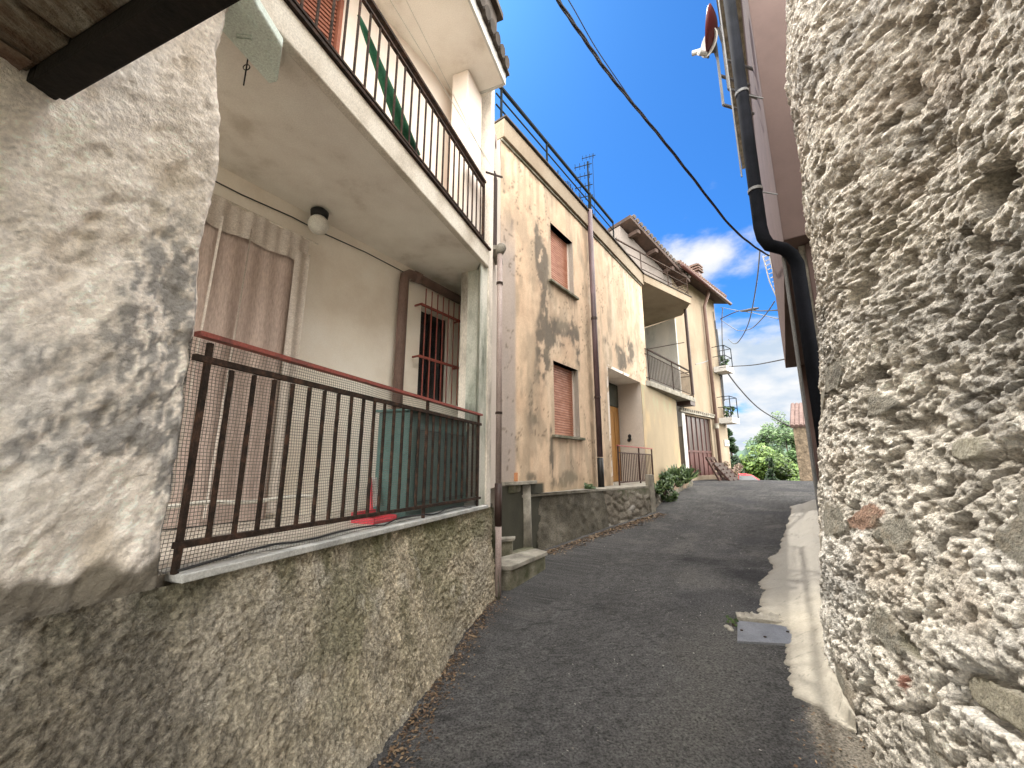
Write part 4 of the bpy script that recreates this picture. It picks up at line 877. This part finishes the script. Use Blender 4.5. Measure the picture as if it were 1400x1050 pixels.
ex=expo*sstep(.05,.12,bord); D=D*(1-ex)+stone*ex
# a deep putlog hole and a long flat stone low down
def rp(px,py):
    r_=ray(px,py); k_=0
    for q in np.linspace(.2,12,1200):
        X_,Y_=r_[0]*q/500,r_[1]*q/500
        i=int(np.argmin((bx-X_)**2+(by-Y_)**2))
        if (X_-bx[i])*nx[i]+(Y_-by[i])*ny[i]<.0-.0: return uu[i],EZ+r_[2]*q/500
    return 0,0
def patch(pc,su,sz_,ang=0,hard=6):
    ca,sa=math.cos(ang),math.sin(ang); du=U-pc[0];dz=Zz-pc[1]; e=np.abs((du*ca+dz*sa)/su)**4+np.abs((-du*sa+dz*ca)/sz_)**4
    return sstep(1.15,.8,e*(1+.5*(fbm(U*9,Zz*9,3,320)-.5)))
h1=rp(1165,290); ph_=patch(h1,.10,.10); D-=ph_*.16
h2=rp(1385,70); D-=patch(h2,.10,.14)*.14
s1=rp(1318,955); ps=patch(s1,.17,.052,-.12); rim=patch(s1,.195,.078,-.12)-ps; D=D*(1-ps)+ps*(.02); D-=np.clip(rim,0,1)*.06
s2=rp(1215,880); p2_=patch(s2,.09,.035,.1)
s3=rp(1207,615); p3_=patch(s3,.09,.045,0)
for p_ in (p2_,p3_): D=D*(1-p_)+p_*.015
cor=sstep(dl[-1]-.8,dl[-1],U)
PX=BX-NX*bat+NX*D; PY=BY-NY*bat+NY*D
n1=fbm(U*1.5,Zz*1.5,4,321);n2=fbm(U*7,Zz*7,4,322)
c=np.ones(U.shape+(3,))*A(.80,.74,.64)
c*=(.66+.50*n2)[...,None]*(.84+.30*kh)[...,None]*(.92+.2*gh)[...,None]
c=mix(c,A(.88,.85,.79),sstep(.4,.7,fbm(U*2.3,Zz*2,4,323))*sstep(2.2,.8,Zz)*.65)
c=mix(c,A(.68,.61,.50),sstep(.5,.7,n1)*sstep(1.5,3.5,Zz)*.6)
c=mix(c,A(.32,.31,.29),sstep(.60,.75,fbm(U*1.1+5,Zz*2.6+.6*U,4,324))*.55)
sc=np.ones(U.shape+(3,))*A(.40,.34,.25); sc=mix(sc,A(.26,.25,.21),(h>.9)*.8); sc=mix(sc,A(.30,.17,.12),((h>.86)&(h<.89))*.8); sc*=(.7+.6*fbm(U*6,Zz*25,4,325))[...,None]
c=c*(1-ex[...,None])+sc*ex[...,None]
gr_=_h(np.floor(U*105),np.floor(Zz*105),351); c*=(.74+.52*gr_)[...,None]; c=mix(c,A(.30,.25,.18),sstep(.58,.66,fbm(U*19,Zz*25,3,343))*.45)
c=mix(c,A(.50,.40,.30),sstep(.58,.7,fbm(U*1.7+2,Zz*1.9,4,352))*.35)
c=mix(c,A(.29,.26,.18)*1.0,ps*.85); c=mix(c,A(.30,.28,.20),np.clip(p2_+p3_,0,1)*.7)
s4=rp(1218,932); c=mix(c,A(.40,.14,.09),patch(s4,.04,.03)*.8)
c=mix(c,A(.10,.09,.075),np.clip(pit*.3+ph_*.8+groove*.35+sstep(.42,.25,f1b)*.2,0,.9))  # pits, putlog hole and grooves: recess shade painted into the stone colour
gridmesh('wall_face',np.stack([PX,PY,Zz],-1)[::-1],'stone',sw,c[::-1])
off=[(float(x-nx_*1.25),float(y-ny_*1.25)) for x,y,nx_,ny_ in zip(bx[::40],by[::40],nx[::40],ny[::40])]
mb=MB(); v=[]
for (x,y) in off: v+= [(x,y,-.2),(x,y,6.8)]
mb.add(v,[(2*i,2*i+2,2*i+3,2*i+1) for i in range(len(off)-1)]+[(2*i+1,2*i+3,2*i+2,2*i) for i in range(len(off)-1)]); mb.build('wall_core','conc',sw)
# ---------------------------------------------------------------- brown house beyond it
PR_=Fr(2.77,3.7,34.1,-1)      # street face of the overhanging storeys
rh=thing('brown_house','brown rendered house with overhanging upper floors beyond the stone wall','house',(4.5,6.3,.5),34.1)
L=6.65
mb=MB(); mb.prism([PR_.p(0,0,0)[:2],PR_.p(L,0,0)[:2],PR_.p(L,-4,0)[:2],PR_.p(0,-4,0)[:2]],3.84,9.6); mb.build('upper_storeys','brown',rh,bevel=.01)
PG=Fr(3.02,3.75,35.9,-1)
mb=MB(); mb.prism([PG.p(0,0,0)[:2],PG.p(6.75,0,0)[:2],PG.p(6.75,-3.5,0)[:2],PG.p(0,-3.5,0)[:2]],-.1,3.838); mb.build('ground_wall','brown',rh,bevel=.01)
mb=MB(); mb.box(PG,6.3,6.78,-.2,.09,.3,3.837); mb.build('corner_pier','brown',rh,bevel=.01)
mb=MB(); mb.box(PG,6.25,6.85,-.2,.16,.55,.95); mb.build('pier_foot','white',rh,bevel=.01)
mb=MB(); mb.box(PG,.02,.09,.0,.05,1.6,3.83); mb.box(PG,.13,.22,.0,.035,1.6,3.83); mb.build('window_trim','conc',rh)
mb=MB(); mb.box(PR_,-.25,L+.3,-3,.35,9.61,9.75); mb.build('roof_slab','conc',rh)
# pipes
def at_r(px,py,Y): return aty(px,py,Y)
Yp=3.5
top=at_r(1000,-10,Yp); b1=at_r(1044,322,Yp); 
xu=.690*Yp; xl=2.72
rp1=thing('downpipe','black downpipe with a swan neck bend on the brown house','downpipe',(xl,3.5,.2))
zk=EZ+.60*Yp
mb=MB(); mb.tube([(xu,Yp,9.5),(xu,Yp,zk+.16),(xu+.015,Yp,zk+.05),(xu+.06,Yp,zk-.03),(xu+.20,Yp,zk-.07),(xl-.04,Yp,zk-.13),(xl,Yp,zk-.22),(xl,Yp,zk-.4),(xl,Yp,.2)],.058,16); mb.build('pipe','blackpipe',rp1,smooth=True)
for z_ in (zk+.55,zk+1.7): MB().tube([(xu,Yp,z_),(xu,Yp,z_+.03)],.066,16).build('clip','galv',rp1)
for z_ in (zk+.56,zk+1.71): MB().bar((xu,Yp,z_),(xu+.25,Yp+.05,z_),.01).build('clip_arm','galv',rp1)
mb=MB(); mb.tube([(.753*Yp,Yp+.05,zk-.02),(.760*Yp,Yp+.1,.3)],.016,8); one('conduit',mb,'galv','thin grey conduit beside the black downpipe','conduit')
mb=MB(); mb.tube([(xu-.055,Yp+.1,9.5),(xu-.05,Yp+.1,zk+.8)],.008,6); one('cable',mb,'galv','thin pale cable running along the black downpipe','cable')
# satellite dish
def dish(px,py,Y,r_,label,m,face):
    c_=Vector(aty(px,py,Y)); t_=thing('satellite_dish',label,'satellite dish',tuple(c_)); f=Vector(face).normalized(); x=f.orthogonal().normalized(); y=f.cross(x)
    mb=MB(); v=[];fc=[]
    for i in range(7):
        for k in range(24):
            a=k*math.pi/12; rr=r_*i/6; v.append(c_+(x*math.cos(a)+y*math.sin(a))*rr+f*(.35*rr*rr/r_))
    for i in range(6):
        for k in range(24): fc+= [(i*24+k,i*24+(k+1)%24,(i+1)*24+(k+1)%24,(i+1)*24+k)]
    mb.add(v,fc); o=mb.build('reflector',m,t_,smooth=True); sd_=o.modifiers.new('s','SOLIDIFY'); sd_.thickness=.012
    mb=MB(); e_=c_-y*r_*.9; l_=c_+f*r_*1.1-y*r_*.7; mb.bar(e_,l_,.025); mb.build('arm','galv',t_); MB().tube([l_,l_-f*.12],.035,10).build('receiver','white',t_)
    w=Vector((c_.x+.45,c_.y+.15,c_.z-.5)); mb=MB(); mb.bar(c_,c_+Vector((.08,.05,-.2)),.03); mb.bar(c_+Vector((.08,.05,.1)),c_+Vector((.08,.05,-1.0)),.03); mb.bar(c_+Vector((.08,.05,-1.0)),c_+Vector((.6,.2,-1.0)),.03); mb.bar(c_+Vector((.08,.05,-.5)),c_+Vector((.6,.2,-.5)),.03); mb.build('bracket','galv',t_)
dish(981,38,4.6,.30,'dark red satellite dish bracketed high on the brown house','dish',(-.75,.45,.2))
dish(974,60,4.7,.17,'smaller pale satellite dish below the dark red one','white',(-.8,-.2,-.1))
# white wire cage balcony at the far end
cg=thing('wire_cage','white bent wire cage fixed to the far end of the brown house','cage',(6.3,9.3,5.5))
mb=MB()
for k in range(13):
    p0=aty(1044+2.0*k,352+5.6*k,9.3); p1=aty(1062+1.2*k,340+6.2*k,9.3); m_=[(Vector(p0)*(1-t_)+Vector(p1)*t_)+Vector((0,-.9*math.sin(math.pi*t_)*.6,-.12*math.sin(math.pi*t_))) for t_ in np.linspace(0,1,8)]
    mb.tube(m_,.014,5)
mb.build('hoop','white',cg)
mb=MB(); mb.tube([aty(1043,350,9.3),aty(1052,385,9.3),aty(1070,425,9.3)],.016,5); mb.tube([aty(1052,350,8.8),aty(1060,385,8.8),aty(1072,425,8.9)],.016,5); mb.build('upright','white',cg)
# ================================================================== CONCRETE APRON, DRAIN COVER
lf=[(1.93,2.60),(1.90,2.83),(1.83,3.0),(2.05,3.3),(2.2,3.6),(2.38,3.83),(2.32,4.0),(2.43,4.3),(2.75,4.75),(2.85,5.0),(3.35,5.45),(3.45,5.75),(3.75,6.0),(4.3,6.7),(5.1,7.7),(5.9,8.8)]
rt=[(1.96,2.60),(2.15,2.9),(2.35,3.1),(2.6,3.35),(2.75,3.6),(3.0,3.85),(3.1,4.0),(3.3,4.3),(3.6,4.75),(3.8,5.0),(4.1,5.45),(4.3,5.75),(4.5,6.0),(5.0,6.7),(5.8,7.7),(6.6,8.8)]
n=260; tt=np.linspace(0,1,n); li=np.linspace(0,1,len(lf)); LX=np.interp(tt,li,[p[0] for p in lf]);LY=np.interp(tt,li,[p[1] for p in lf]);RX=np.interp(tt,li,[p[0] for p in rt]);RY=np.interp(tt,li,[p[1] for p in rt])
j=.07*(fbm(tt*90,tt*0,6,401,.65)-.5)*2; LX=LX+j; 
w=np.linspace(0,1,40); T_,W_=np.meshgrid(tt,w,indexing='ij'); X=LX[:,None]*(1-w)+RX[:,None]*w; Y=LY[:,None]*(1-w)+RY[:,None]*w
sg_=X*sd[0]+Y*sd[1]; Z=prof(sg_)+.014+.035*sstep(.0,.35,W_)*sstep(0,.2,T_)+.07*sstep(.35,.75,W_)+.006*(fbm(X*8,Y*8,3,402)-.5)
Z=np.where(W_==0,prof(sg_)-.01,Z)
n1=fbm(X*2,Y*2,4,403);n2=fbm(X*12,Y*12,4,404)
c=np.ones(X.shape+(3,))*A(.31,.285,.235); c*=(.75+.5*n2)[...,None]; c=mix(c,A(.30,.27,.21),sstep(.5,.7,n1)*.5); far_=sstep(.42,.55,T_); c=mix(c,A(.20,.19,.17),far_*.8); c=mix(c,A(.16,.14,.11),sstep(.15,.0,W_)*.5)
cr=np.abs(fbm(X*1.7,Y*1.7,4,405)-.5); c=mix(c,A(.12,.11,.09),sstep(.006,.001,cr)*.6)
kb=gridmesh('kerb',np.stack([X,Y,Z],-1),'kerb',None,c); struct(kb)
dc=thing('drain_cover','grey steel drain cover set in broken concrete at the road edge','drain cover',(2.2,3.9,.17))
q=[G_ for G_ in []]
def gpt(px,py,dz=.02):
    r_=ray(px,py); k=.5
    for _ in range(60):
        s_=r_[0]*k*sd[0]+r_[1]*k*sd[1]; k=(prof(s_)+dz-EZ)/r_[2]*.5+k*.5
    return Vector((r_[0]*k,r_[1]*k,EZ+r_[2]*k))
q=[gpt(1008,876),gpt(1083,880),gpt(1083,856),gpt(1008,848)]
MB().hexa([p+Vector((0,0,-.03)) for p in q]+q).build('plate','steel',dc,bevel=.003)
for (a_,b_) in ((1014,862),(1077,864),(1046,871)):
    g_=gpt(a_,b_,.021); MB().tube([g_,g_+Vector((0,0,.006))],.012,10).build('rivet','iron',dc)
q=[gpt(1008,846),gpt(1072,853),gpt(1068,843),gpt(1008,840)]
mb=MB(); n=24; v=[];lo=[]
for k in range(n+1):
    t_=k/n; f=q[0].lerp(q[1],t_)+Vector((0,-.01*random.random(),.012+.01*random.random())); b=q[3].lerp(q[2],t_)+Vector((0,.05*random.random()-.01,.012+.012*random.random())); v+=[f,b,f-Vector((0,0,.06)),b-Vector((0,0,.06))]
fc=[]
for k in range(n): a=4*k;b=a+4; fc+=[(a,b,b+1,a+1),(a+2,b+2,b,a),(a+1,b+1,b+3,a+3)]
mb.add(v,fc+[(2,0,1,3),(4*n+1,4*n,4*n+2,4*n+3)]); mb.build('concrete_rim','conc',dc)
bush('weed','leaf_p',tuple(gpt(1002,852,.02)),(.05,.07,.03),70,.012,'tiny dark weed beside the steel drain cover','weed')
mb=MB()
for k in range(8): 
    p=gpt(999+random.uniform(-5,4),858+random.uniform(-8,9),.005); mb.sphere(p,random.uniform(.012,.03),7,5,.6)
o=mb.build('rubble','conc'); o['kind']='stuff'; tag(o,'broken concrete crumbs left of the steel drain cover','rubble')
# ================================================================== OVERHEAD CABLES
def cable(path,r_,label,m='cable',strands=1):
    P=[Vector(aty(*p)) for p in path]
    # smooth with catmull
    out=[]
    for i in range(len(P)-1):
        a=P[max(i-1,0)];b=P[i];c_=P[i+1];d=P[min(i+2,len(P)-1)]
        for t_ in np.linspace(0,1,9)[:-1]: out.append(.5*((2*b)+(c_-a)*t_+(2*a-5*b+4*c_-d)*t_*t_+(3*b-a-3*c_+d)*t_**3))
    out.append(P[-1])
    mb=MB()
    for s_ in range(strands):
        if strands==1: mb.tube(out,r_,6)
        else: mb.tube([p+Vector((math.cos(i*.45+s_*2.1),.0,math.sin(i*.45+s_*2.1)))*r_*1.5 for i,p in enumerate(out)],r_,6)
    return one('overhead_cable',mb,m,label,'cable')
cable([(740,-40,3.2),(768,8,3.5),(800,55,3.9),(830,98,4.3),(868,145,4.8),(905,190,5.3),(950,247,6.1),(998,308,7.2),(1030,336,8.3),(1052,350,9.2)],.011,'thick twisted bundle of overhead cables crossing the lane to the brown house','cable',3)
cable([(752,-40,3.3),(782,8,3.6),(815,66,4.1),(855,125,4.7),(868,145,4.82)],.006,'thin wire sagging beside the thick cable bundle')
cable([(1039,342,8.8),(1034,390,9.5),(1024,440,11.5),(1012,464,13.5),(1004,470,15.5),(996,464,17)],.016,'long drooping wire from the brown house to the upper small balcony','cablel')
cable([(1059,412,9.2),(1045,432,10.5),(1027,449,12.5),(1010,452,14.5),(997,445,16.2),(985,437,17)],.016,'looping wire hanging below the fork of cables','cablel')
cable([(985,436,17),(1002,428,15),(1016,424,14),(1040,425,11.5),(1064,424,9.3)],.020,'straight wire with dark splice between the two house fronts','cable')
cable([(985,420,17),(1005,424,15),(1030,428,12.5),(1064,436,9.3)],.013,'faint wire crossing beneath the spliced one','cablel')
cable([(983,503,17),(1000,501,15),(1030,499,12),(1073,491,9.3)],.016,'nearly level wire crossing the lane at mid height','cable')
cable([(988,500,17),(1010,530,18.5),(1040,560,20),(1082,584,21.5)],.03,'thick wire descending from the tiled house to the ruined roof','cable')
cable([(988,421,17),(987,440,17),(988,480,16.9),(990,500,16.9)],.02,'wire running straight down the corner of the tiled house','cable')
cable([(951,498,13.5),(960,496,14.2),(968,493,15.3)],.014,'short wire from the small balcony rail to the tiled house','cablel')
P_a=Vector(aty(1013,426,14.3));P_b=Vector(aty(1037,421,12)); mb=MB(); mb.tube([P_a,P_a.lerp(P_b,.3),P_a.lerp(P_b,.8),P_b],[.02,.05,.05,.02],8); one('cable_splice',mb,'cable','thick grey splice box on the overhead wire','splice')
# ================================================================== BACKGROUND
def tree(name,base,h,R,n,ls,m,label,group=None,slim=False,trunk=.18):
    t_=thing(name,label,'tree',base,group=group); b=Vector(base)
    mb=MB(); mb.tube([b-Vector((0,0,.5)),b+Vector((.1,0,h*.35)),b+Vector((0,.1,h*.8))],[trunk,trunk*.7,trunk*.2],8)
    cl=[]
    for k in range(26):
        if slim: zf=random.random(); rr=(1-zf)*R*.75+.12; p=b+Vector((random.uniform(-1,1)*rr*.6,random.uniform(-1,1)*rr*.6,h*(.08+.9*zf))); cr_=rr*.7
        else:
            d=Vector([random.gauss(0,1) for _ in range(3)]).normalized(); p=b+Vector((0,0,h*.6))+Vector((d.x*R,d.y*R,d.z*h*.38))*random.uniform(.45,1); cr_=R*random.uniform(.22,.4)
            if k<9: mb.tube([b+Vector((0,0,h*.3)),b.lerp(p,.6)+Vector((0,0,h*.1)),p],[trunk*.4,trunk*.2,.02],6)
        cl.append((p,cr_))
    mb.build('trunk','bark',t_)
    lf_=MB()
    def fn(i):
        p,cr_=random.choice(cl); d=Vector([random.gauss(0,1) for _ in range(3)]).normalized(); q=p+d*cr_*random.random()**.35*Vector((1,1,.8)).length/1.6
        v=Vector([random.gauss(0,1) for _ in range(3)]).normalized()*ls*random.uniform(.5,1.2); return q,v,v.orthogonal().normalized()*ls*.5
    lf_.quads(n,fn); lf_.build('crown',m,t_); return t_
def gb(px,Y): 
    r_=ray(px,640); X_=r_[0]/r_[1]*Y; return (X_,Y,float(np.interp(X_*sd[0]+Y*sd[1],[p[0] for p in PRF],[p[1] for p in PRF]))-.2)
tree('conifer',gb(1002,27),4.6,1.0,5000,.10,'leaf_d','dark slim conifer behind the corner of the tiled house',slim=True)
tree('broadleaf_tree',gb(1040,30),4.3,2.0,8000,.12,'leaf_b','bright yellow green rounded tree beyond the crest of the road')
tree('broadleaf_tree',gb(1068,33),3.6,1.5,4500,.12,'leaf_b','smaller bright green tree right of the rounded one')
tree('conifer',gb(1053,27.5),3.0,.45,2500,.08,'leaf_d','short dark columnar cypress in front of the bright tree',slim=True)
tree('broadleaf_tree',gb(1080,40),9.6,2.2,6500,.16,'leaf_m','taller airy mid green tree beside the ruined stone house')
tree('broadleaf_tree',gb(1060,52),14.5,2.4,2600,.17,'leaf_m','sparse tree with open crown rising above the wooded slope')
tree('broadleaf_tree',gb(1096,46),11.5,3.0,5000,.18,'leaf_m','mid green tree directly behind the ruined stone house')
def hillm(name,m,az0,az1,D0,hf,seed):
    a=np.radians(np.linspace(az0,az1,1400)); v_=np.linspace(0,1,50); A2,V=np.meshgrid(a,v_,indexing='ij')
    rad=D0*(1+.5*V); X=rad*np.sin(A2);Y=rad*np.cos(A2); H=hf(np.degrees(A2)); Z=-D0*.12+(H+D0*.12)*sstep(0,1,V)+ D0*.010*(fbm(A2*140,V*14,5,seed)-.5)
    o=gridmesh(name,np.stack([X,Y,Z],-1),m); struct(o)
# elevations from the photo: hill crest just above the horizon
hillm('hills','hillblue',-70,110,1500,lambda a:1.6+2250*(.012+.040*np.exp(-((a-32.2)/3.2)**2)+.030*np.exp(-((a-36)/3.0)**2)+.003*np.sin(a*2.3)+.004*np.sin(a*5)),501)
hillm('hills','hill',-70,110,260,lambda a:1.6+390*(-.02+.10*sstep(33.0,38.5,a)+.01*np.sin(a*1.7)),502)
wd=MB()
def fnw(i):
    az=math.radians(random.uniform(32.3,40)); t_=random.random(); hm=390*(-.02+.10*float(sstep(33.0,38.5,math.degrees(az)))); r_=260*(1+.5*t_*1.0); tz=t_*t_*(3-2*t_)
    z_=-31+(hm+1.6+31)*tz+random.uniform(0,4); v=Vector([random.gauss(0,1) for _ in range(3)]).normalized()*random.uniform(.7,1.5); return Vector((r_*math.sin(az),r_*math.cos(az),z_)),v,v.orthogonal().normalized()*.8
wd.quads(14000,fnw); o=wd.build('wood','leaf_m'); o['kind']='stuff'; tag(o,'wooded hillside beyond the ruined stone house','wood')
# ruined stone house
RU=Fr(*aty(1086,640,21.5)[:2],30,-1)
ru=thing('ruined_house','rubble stone house with a pinkish tiled roof beyond the crest','house',RU.p(2,-1,.5),30)
X0=aty(1086,600,21.5); 
a_=RU
zr_=EZ+(ray(1086,583)[2]/ray(1086,583)[1])*21.5
mb=MB(); mb.prism([(X0[0],21.5),(X0[0]+5,20.0),(X0[0]+9,26),(X0[0]+4.5,27.8)],-1.5,zr_-.05); mb.build('wall','ruin',ru)
mb=MB()
for k in range(28):
    x_=X0[0]-.1+k*.2; mb.tube([(x_,21.40-k*.06,zr_),(x_+2.2,24.2-k*.06,zr_+1.6)],.11,7)
mb.build('roof','tilepink',ru)
# red car, mostly hidden by the crest
cx,cy=14.75,26.2; czb=float(np.interp(cx*sd[0]+cy*sd[1],[p[0] for p in PRF],[p[1] for p in PRF]))
czb=EZ+(ray(1020,643)[2]/ray(1020,643)[1])*cy-1.66
CF=Fr(cx,cy,118)
car=thing('parked_car','small red hatchback parked beyond the crest of the road','car',(cx,cy,czb),118)
def prof_ex(pts,w0,w1,shrink=0):
    mb=MB(); n=len(pts); v=[CF.p(u_,w0+shrink*max(0,z_-.9),czb+z_) for u_,z_ in pts]+[CF.p(u_,w1-shrink*max(0,z_-.9),czb+z_) for u_,z_ in pts]
    return mb.add(v,[tuple(range(n)),tuple(range(n,2*n))[::-1]]+[(i,n+i,n+(i+1)%n,(i+1)%n) for i in range(n)])
body=[(-1.85,.3),(1.85,.3),(1.9,.6),(1.8,.85),(1.05,.98),(.55,1.38),(.2,1.46),(-1.1,1.44),(-1.6,1.05),(-1.85,.9)]
prof_ex(body,-.82,.82,.25).build('body','carred',car,bevel=.04)
prof_ex([(.93,.99),(.50,1.34),(-.2,1.36),(-.2,1.0)],-.835,.835,.27).build('window','carglass',car); prof_ex([(-.27,1.0),(-.27,1.36),(-1.05,1.35),(-1.45,1.05)],-.836,.836,.27).build('window','carglass',car)
mb=MB(); mb.hexa([CF.p(1.06,-.6,czb+1.0),CF.p(1.06,.6,czb+1.0),CF.p(1.03,.6,czb+1.0),CF.p(1.03,-.6,czb+1.0),CF.p(.60,-.55,czb+1.38),CF.p(.60,.55,czb+1.38),CF.p(.57,.55,czb+1.38),CF.p(.57,-.55,czb+1.38)]); mb.build('windscreen','carglass',car)
for u_ in (-1.2,1.2):
    for n_ in (-.83,.70):
        w=MB().tube([CF.p(u_,n_,czb+.31),CF.p(u_,n_+.13,czb+.31)],.31,18).build('wheel','tyre',car); MB().tube([CF.p(u_,n_-.005,czb+.31),CF.p(u_,n_+.135,czb+.31)],.18,14).build('rim','galv',w)
for n_ in (-.6,.6): MB().box(CF,-1.88,-1.80,n_-.12,n_+.12,czb+.7,czb+.95).build('tail_light','lamp',car)
# ================================================================== LIGHT AND SKY
SUN_AZ,SUN_EL=343,61.2
sl=bpy.data.lights.new('sun','SUN'); sl.energy=5.0; sl.angle=math.radians(.5); sl.color=(1,.95,.87); so=bpy.data.objects.new('sun',sl); C.objects.link(so)
az,el=math.radians(SUN_AZ),math.radians(SUN_EL); dirv=Vector((math.sin(az)*math.cos(el),math.cos(az)*math.cos(el),math.sin(el)))
so.rotation_euler=dirv.to_track_quat('Z','Y').to_euler(); so.location=(0,0,30)
w=bpy.data.worlds.new('World'); S.world=w; w.use_nodes=True; nt=w.node_tree; bg=nt.nodes['Background']; Lk=nt.links
sky=N(nt,'ShaderNodeTexSky',sky_type='NISHITA'); sky.sun_disc=False; sky.sun_elevation=el; sky.sun_rotation=az; sky.air_density=1.0; sky.dust_density=.6; sky.ozone_density=2.5; sky.altitude=400
bg.inputs['Strength'].default_value=.15
tc=N(nt,'ShaderNodeTexCoord'); sx=N(nt,'ShaderNodeSeparateXYZ'); Lk.new(tc.outputs['Generated'],sx.inputs[0])
def MA(op,a,b=None,clamp=False):
    m=N(nt,'ShaderNodeMath',operation=op,use_clamp=clamp)
    for i,x in enumerate((a,b)):
        if x is None: continue
        if isinstance(x,(int,float)): m.inputs[i].default_value=x
        else: Lk.new(x,m.inputs[i])
    return m.outputs[0]
den=MA('ADD',MA('MAXIMUM',sx.outputs[2],0.0),.38)
cv=N(nt,'ShaderNodeCombineXYZ'); Lk.new(MA('DIVIDE',sx.outputs[0],den),cv.inputs[0]); Lk.new(MA('DIVIDE',sx.outputs[1],den),cv.inputs[1])
n1=N(nt,'ShaderNodeTexNoise'); n1.inputs['Scale'].default_value=3.2; n1.inputs['Detail'].default_value=10; n1.inputs['Roughness'].default_value=.55; n1.inputs['Distortion'].default_value=.25; Lk.new(cv.outputs[0],n1.inputs['Vector'])
# cover grows toward the horizon
cov=N(nt,'ShaderNodeMapRange',interpolation_type='SMOOTHSTEP'); cov.inputs[1].default_value=.62; cov.inputs[2].default_value=.18; cov.inputs[3].default_value=-.12; cov.inputs[4].default_value=.22; Lk.new(sx.outputs[2],cov.inputs[0])
f=MA('ADD',n1.outputs['Fac'],cov.outputs[0]); mk=N(nt,'ShaderNodeMapRange',interpolation_type='SMOOTHSTEP'); mk.inputs[1].default_value=.50; mk.inputs[2].default_value=.66; Lk.new(f,mk.inputs[0])
n2=N(nt,'ShaderNodeTexNoise'); n2.inputs['Scale'].default_value=5.0; n2.inputs['Detail'].default_value=6; Lk.new(cv.outputs[0],n2.inputs['Vector'])
cr=N(nt,'ShaderNodeValToRGB'); cr.color_ramp.elements[0].position=.36; cr.color_ramp.elements[0].color=(4.2,5.0,6.0,1); cr.color_ramp.elements[1].position=.60; cr.color_ramp.elements[1].color=(6.9,6.9,6.9,1); Lk.new(n2.outputs['Fac'],cr.inputs['Fac'])
tint=N(nt,'ShaderNodeVectorMath',operation='MULTIPLY'); tint.inputs[1].default_value=(.29,.80,1.36); Lk.new(sky.outputs[0],tint.inputs[0])
mx=N(nt,'ShaderNodeMixRGB'); Lk.new(mk.outputs[0],mx.inputs['Fac']); Lk.new(tint.outputs[0],mx.inputs['Color1']); Lk.new(cr.outputs[0],mx.inputs['Color2']); 
# unseen bright bank added behind and right of the camera to fill the shade
dp=N(nt,'ShaderNodeVectorMath',operation='DOT_PRODUCT'); dp.inputs[1].default_value=(.80,-.52,.30); Lk.new(tc.outputs['Generated'],dp.inputs[0])
bk=N(nt,'ShaderNodeMapRange',interpolation_type='SMOOTHSTEP'); bk.inputs[1].default_value=.22; bk.inputs[2].default_value=.55; Lk.new(dp.outputs['Value'],bk.inputs[0])
mz=N(nt,'ShaderNodeMixRGB'); dq=N(nt,'ShaderNodeVectorMath',operation='DOT_PRODUCT'); dq.inputs[1].default_value=(-.28,-.92,.28); Lk.new(tc.outputs['Generated'],dq.inputs[0])
bq=N(nt,'ShaderNodeMapRange',interpolation_type='SMOOTHSTEP'); bq.inputs[1].default_value=.35; bq.inputs[2].default_value=.65; Lk.new(dq.outputs['Value'],bq.inputs[0])  # second unseen bright bank, added behind the camera as fill
Lk.new(MA('MAXIMUM',bk.outputs[0],bq.outputs[0]),mz.inputs['Fac']); Lk.new(mx.outputs[0],mz.inputs['Color1']); mz.inputs['Color2'].default_value=(63,61,57.5,1)

zc_=N(nt,'ShaderNodeMapRange',interpolation_type='SMOOTHSTEP'); zc_.inputs[1].default_value=.845; zc_.inputs[2].default_value=.90; Lk.new(sx.outputs[2],zc_.inputs[0])
my=N(nt,'ShaderNodeMixRGB'); Lk.new(zc_.outputs[0],my.inputs['Fac']); Lk.new(mz.outputs[0],my.inputs['Color1']); my.inputs['Color2'].default_value=(58,57,55.5,1)   # unseen bright cap added at the zenith as fill light
Lk.new(my.outputs[0],bg.inputs['Color'])
S.cycles.max_bounces=8; S.cycles.diffuse_bounces=5
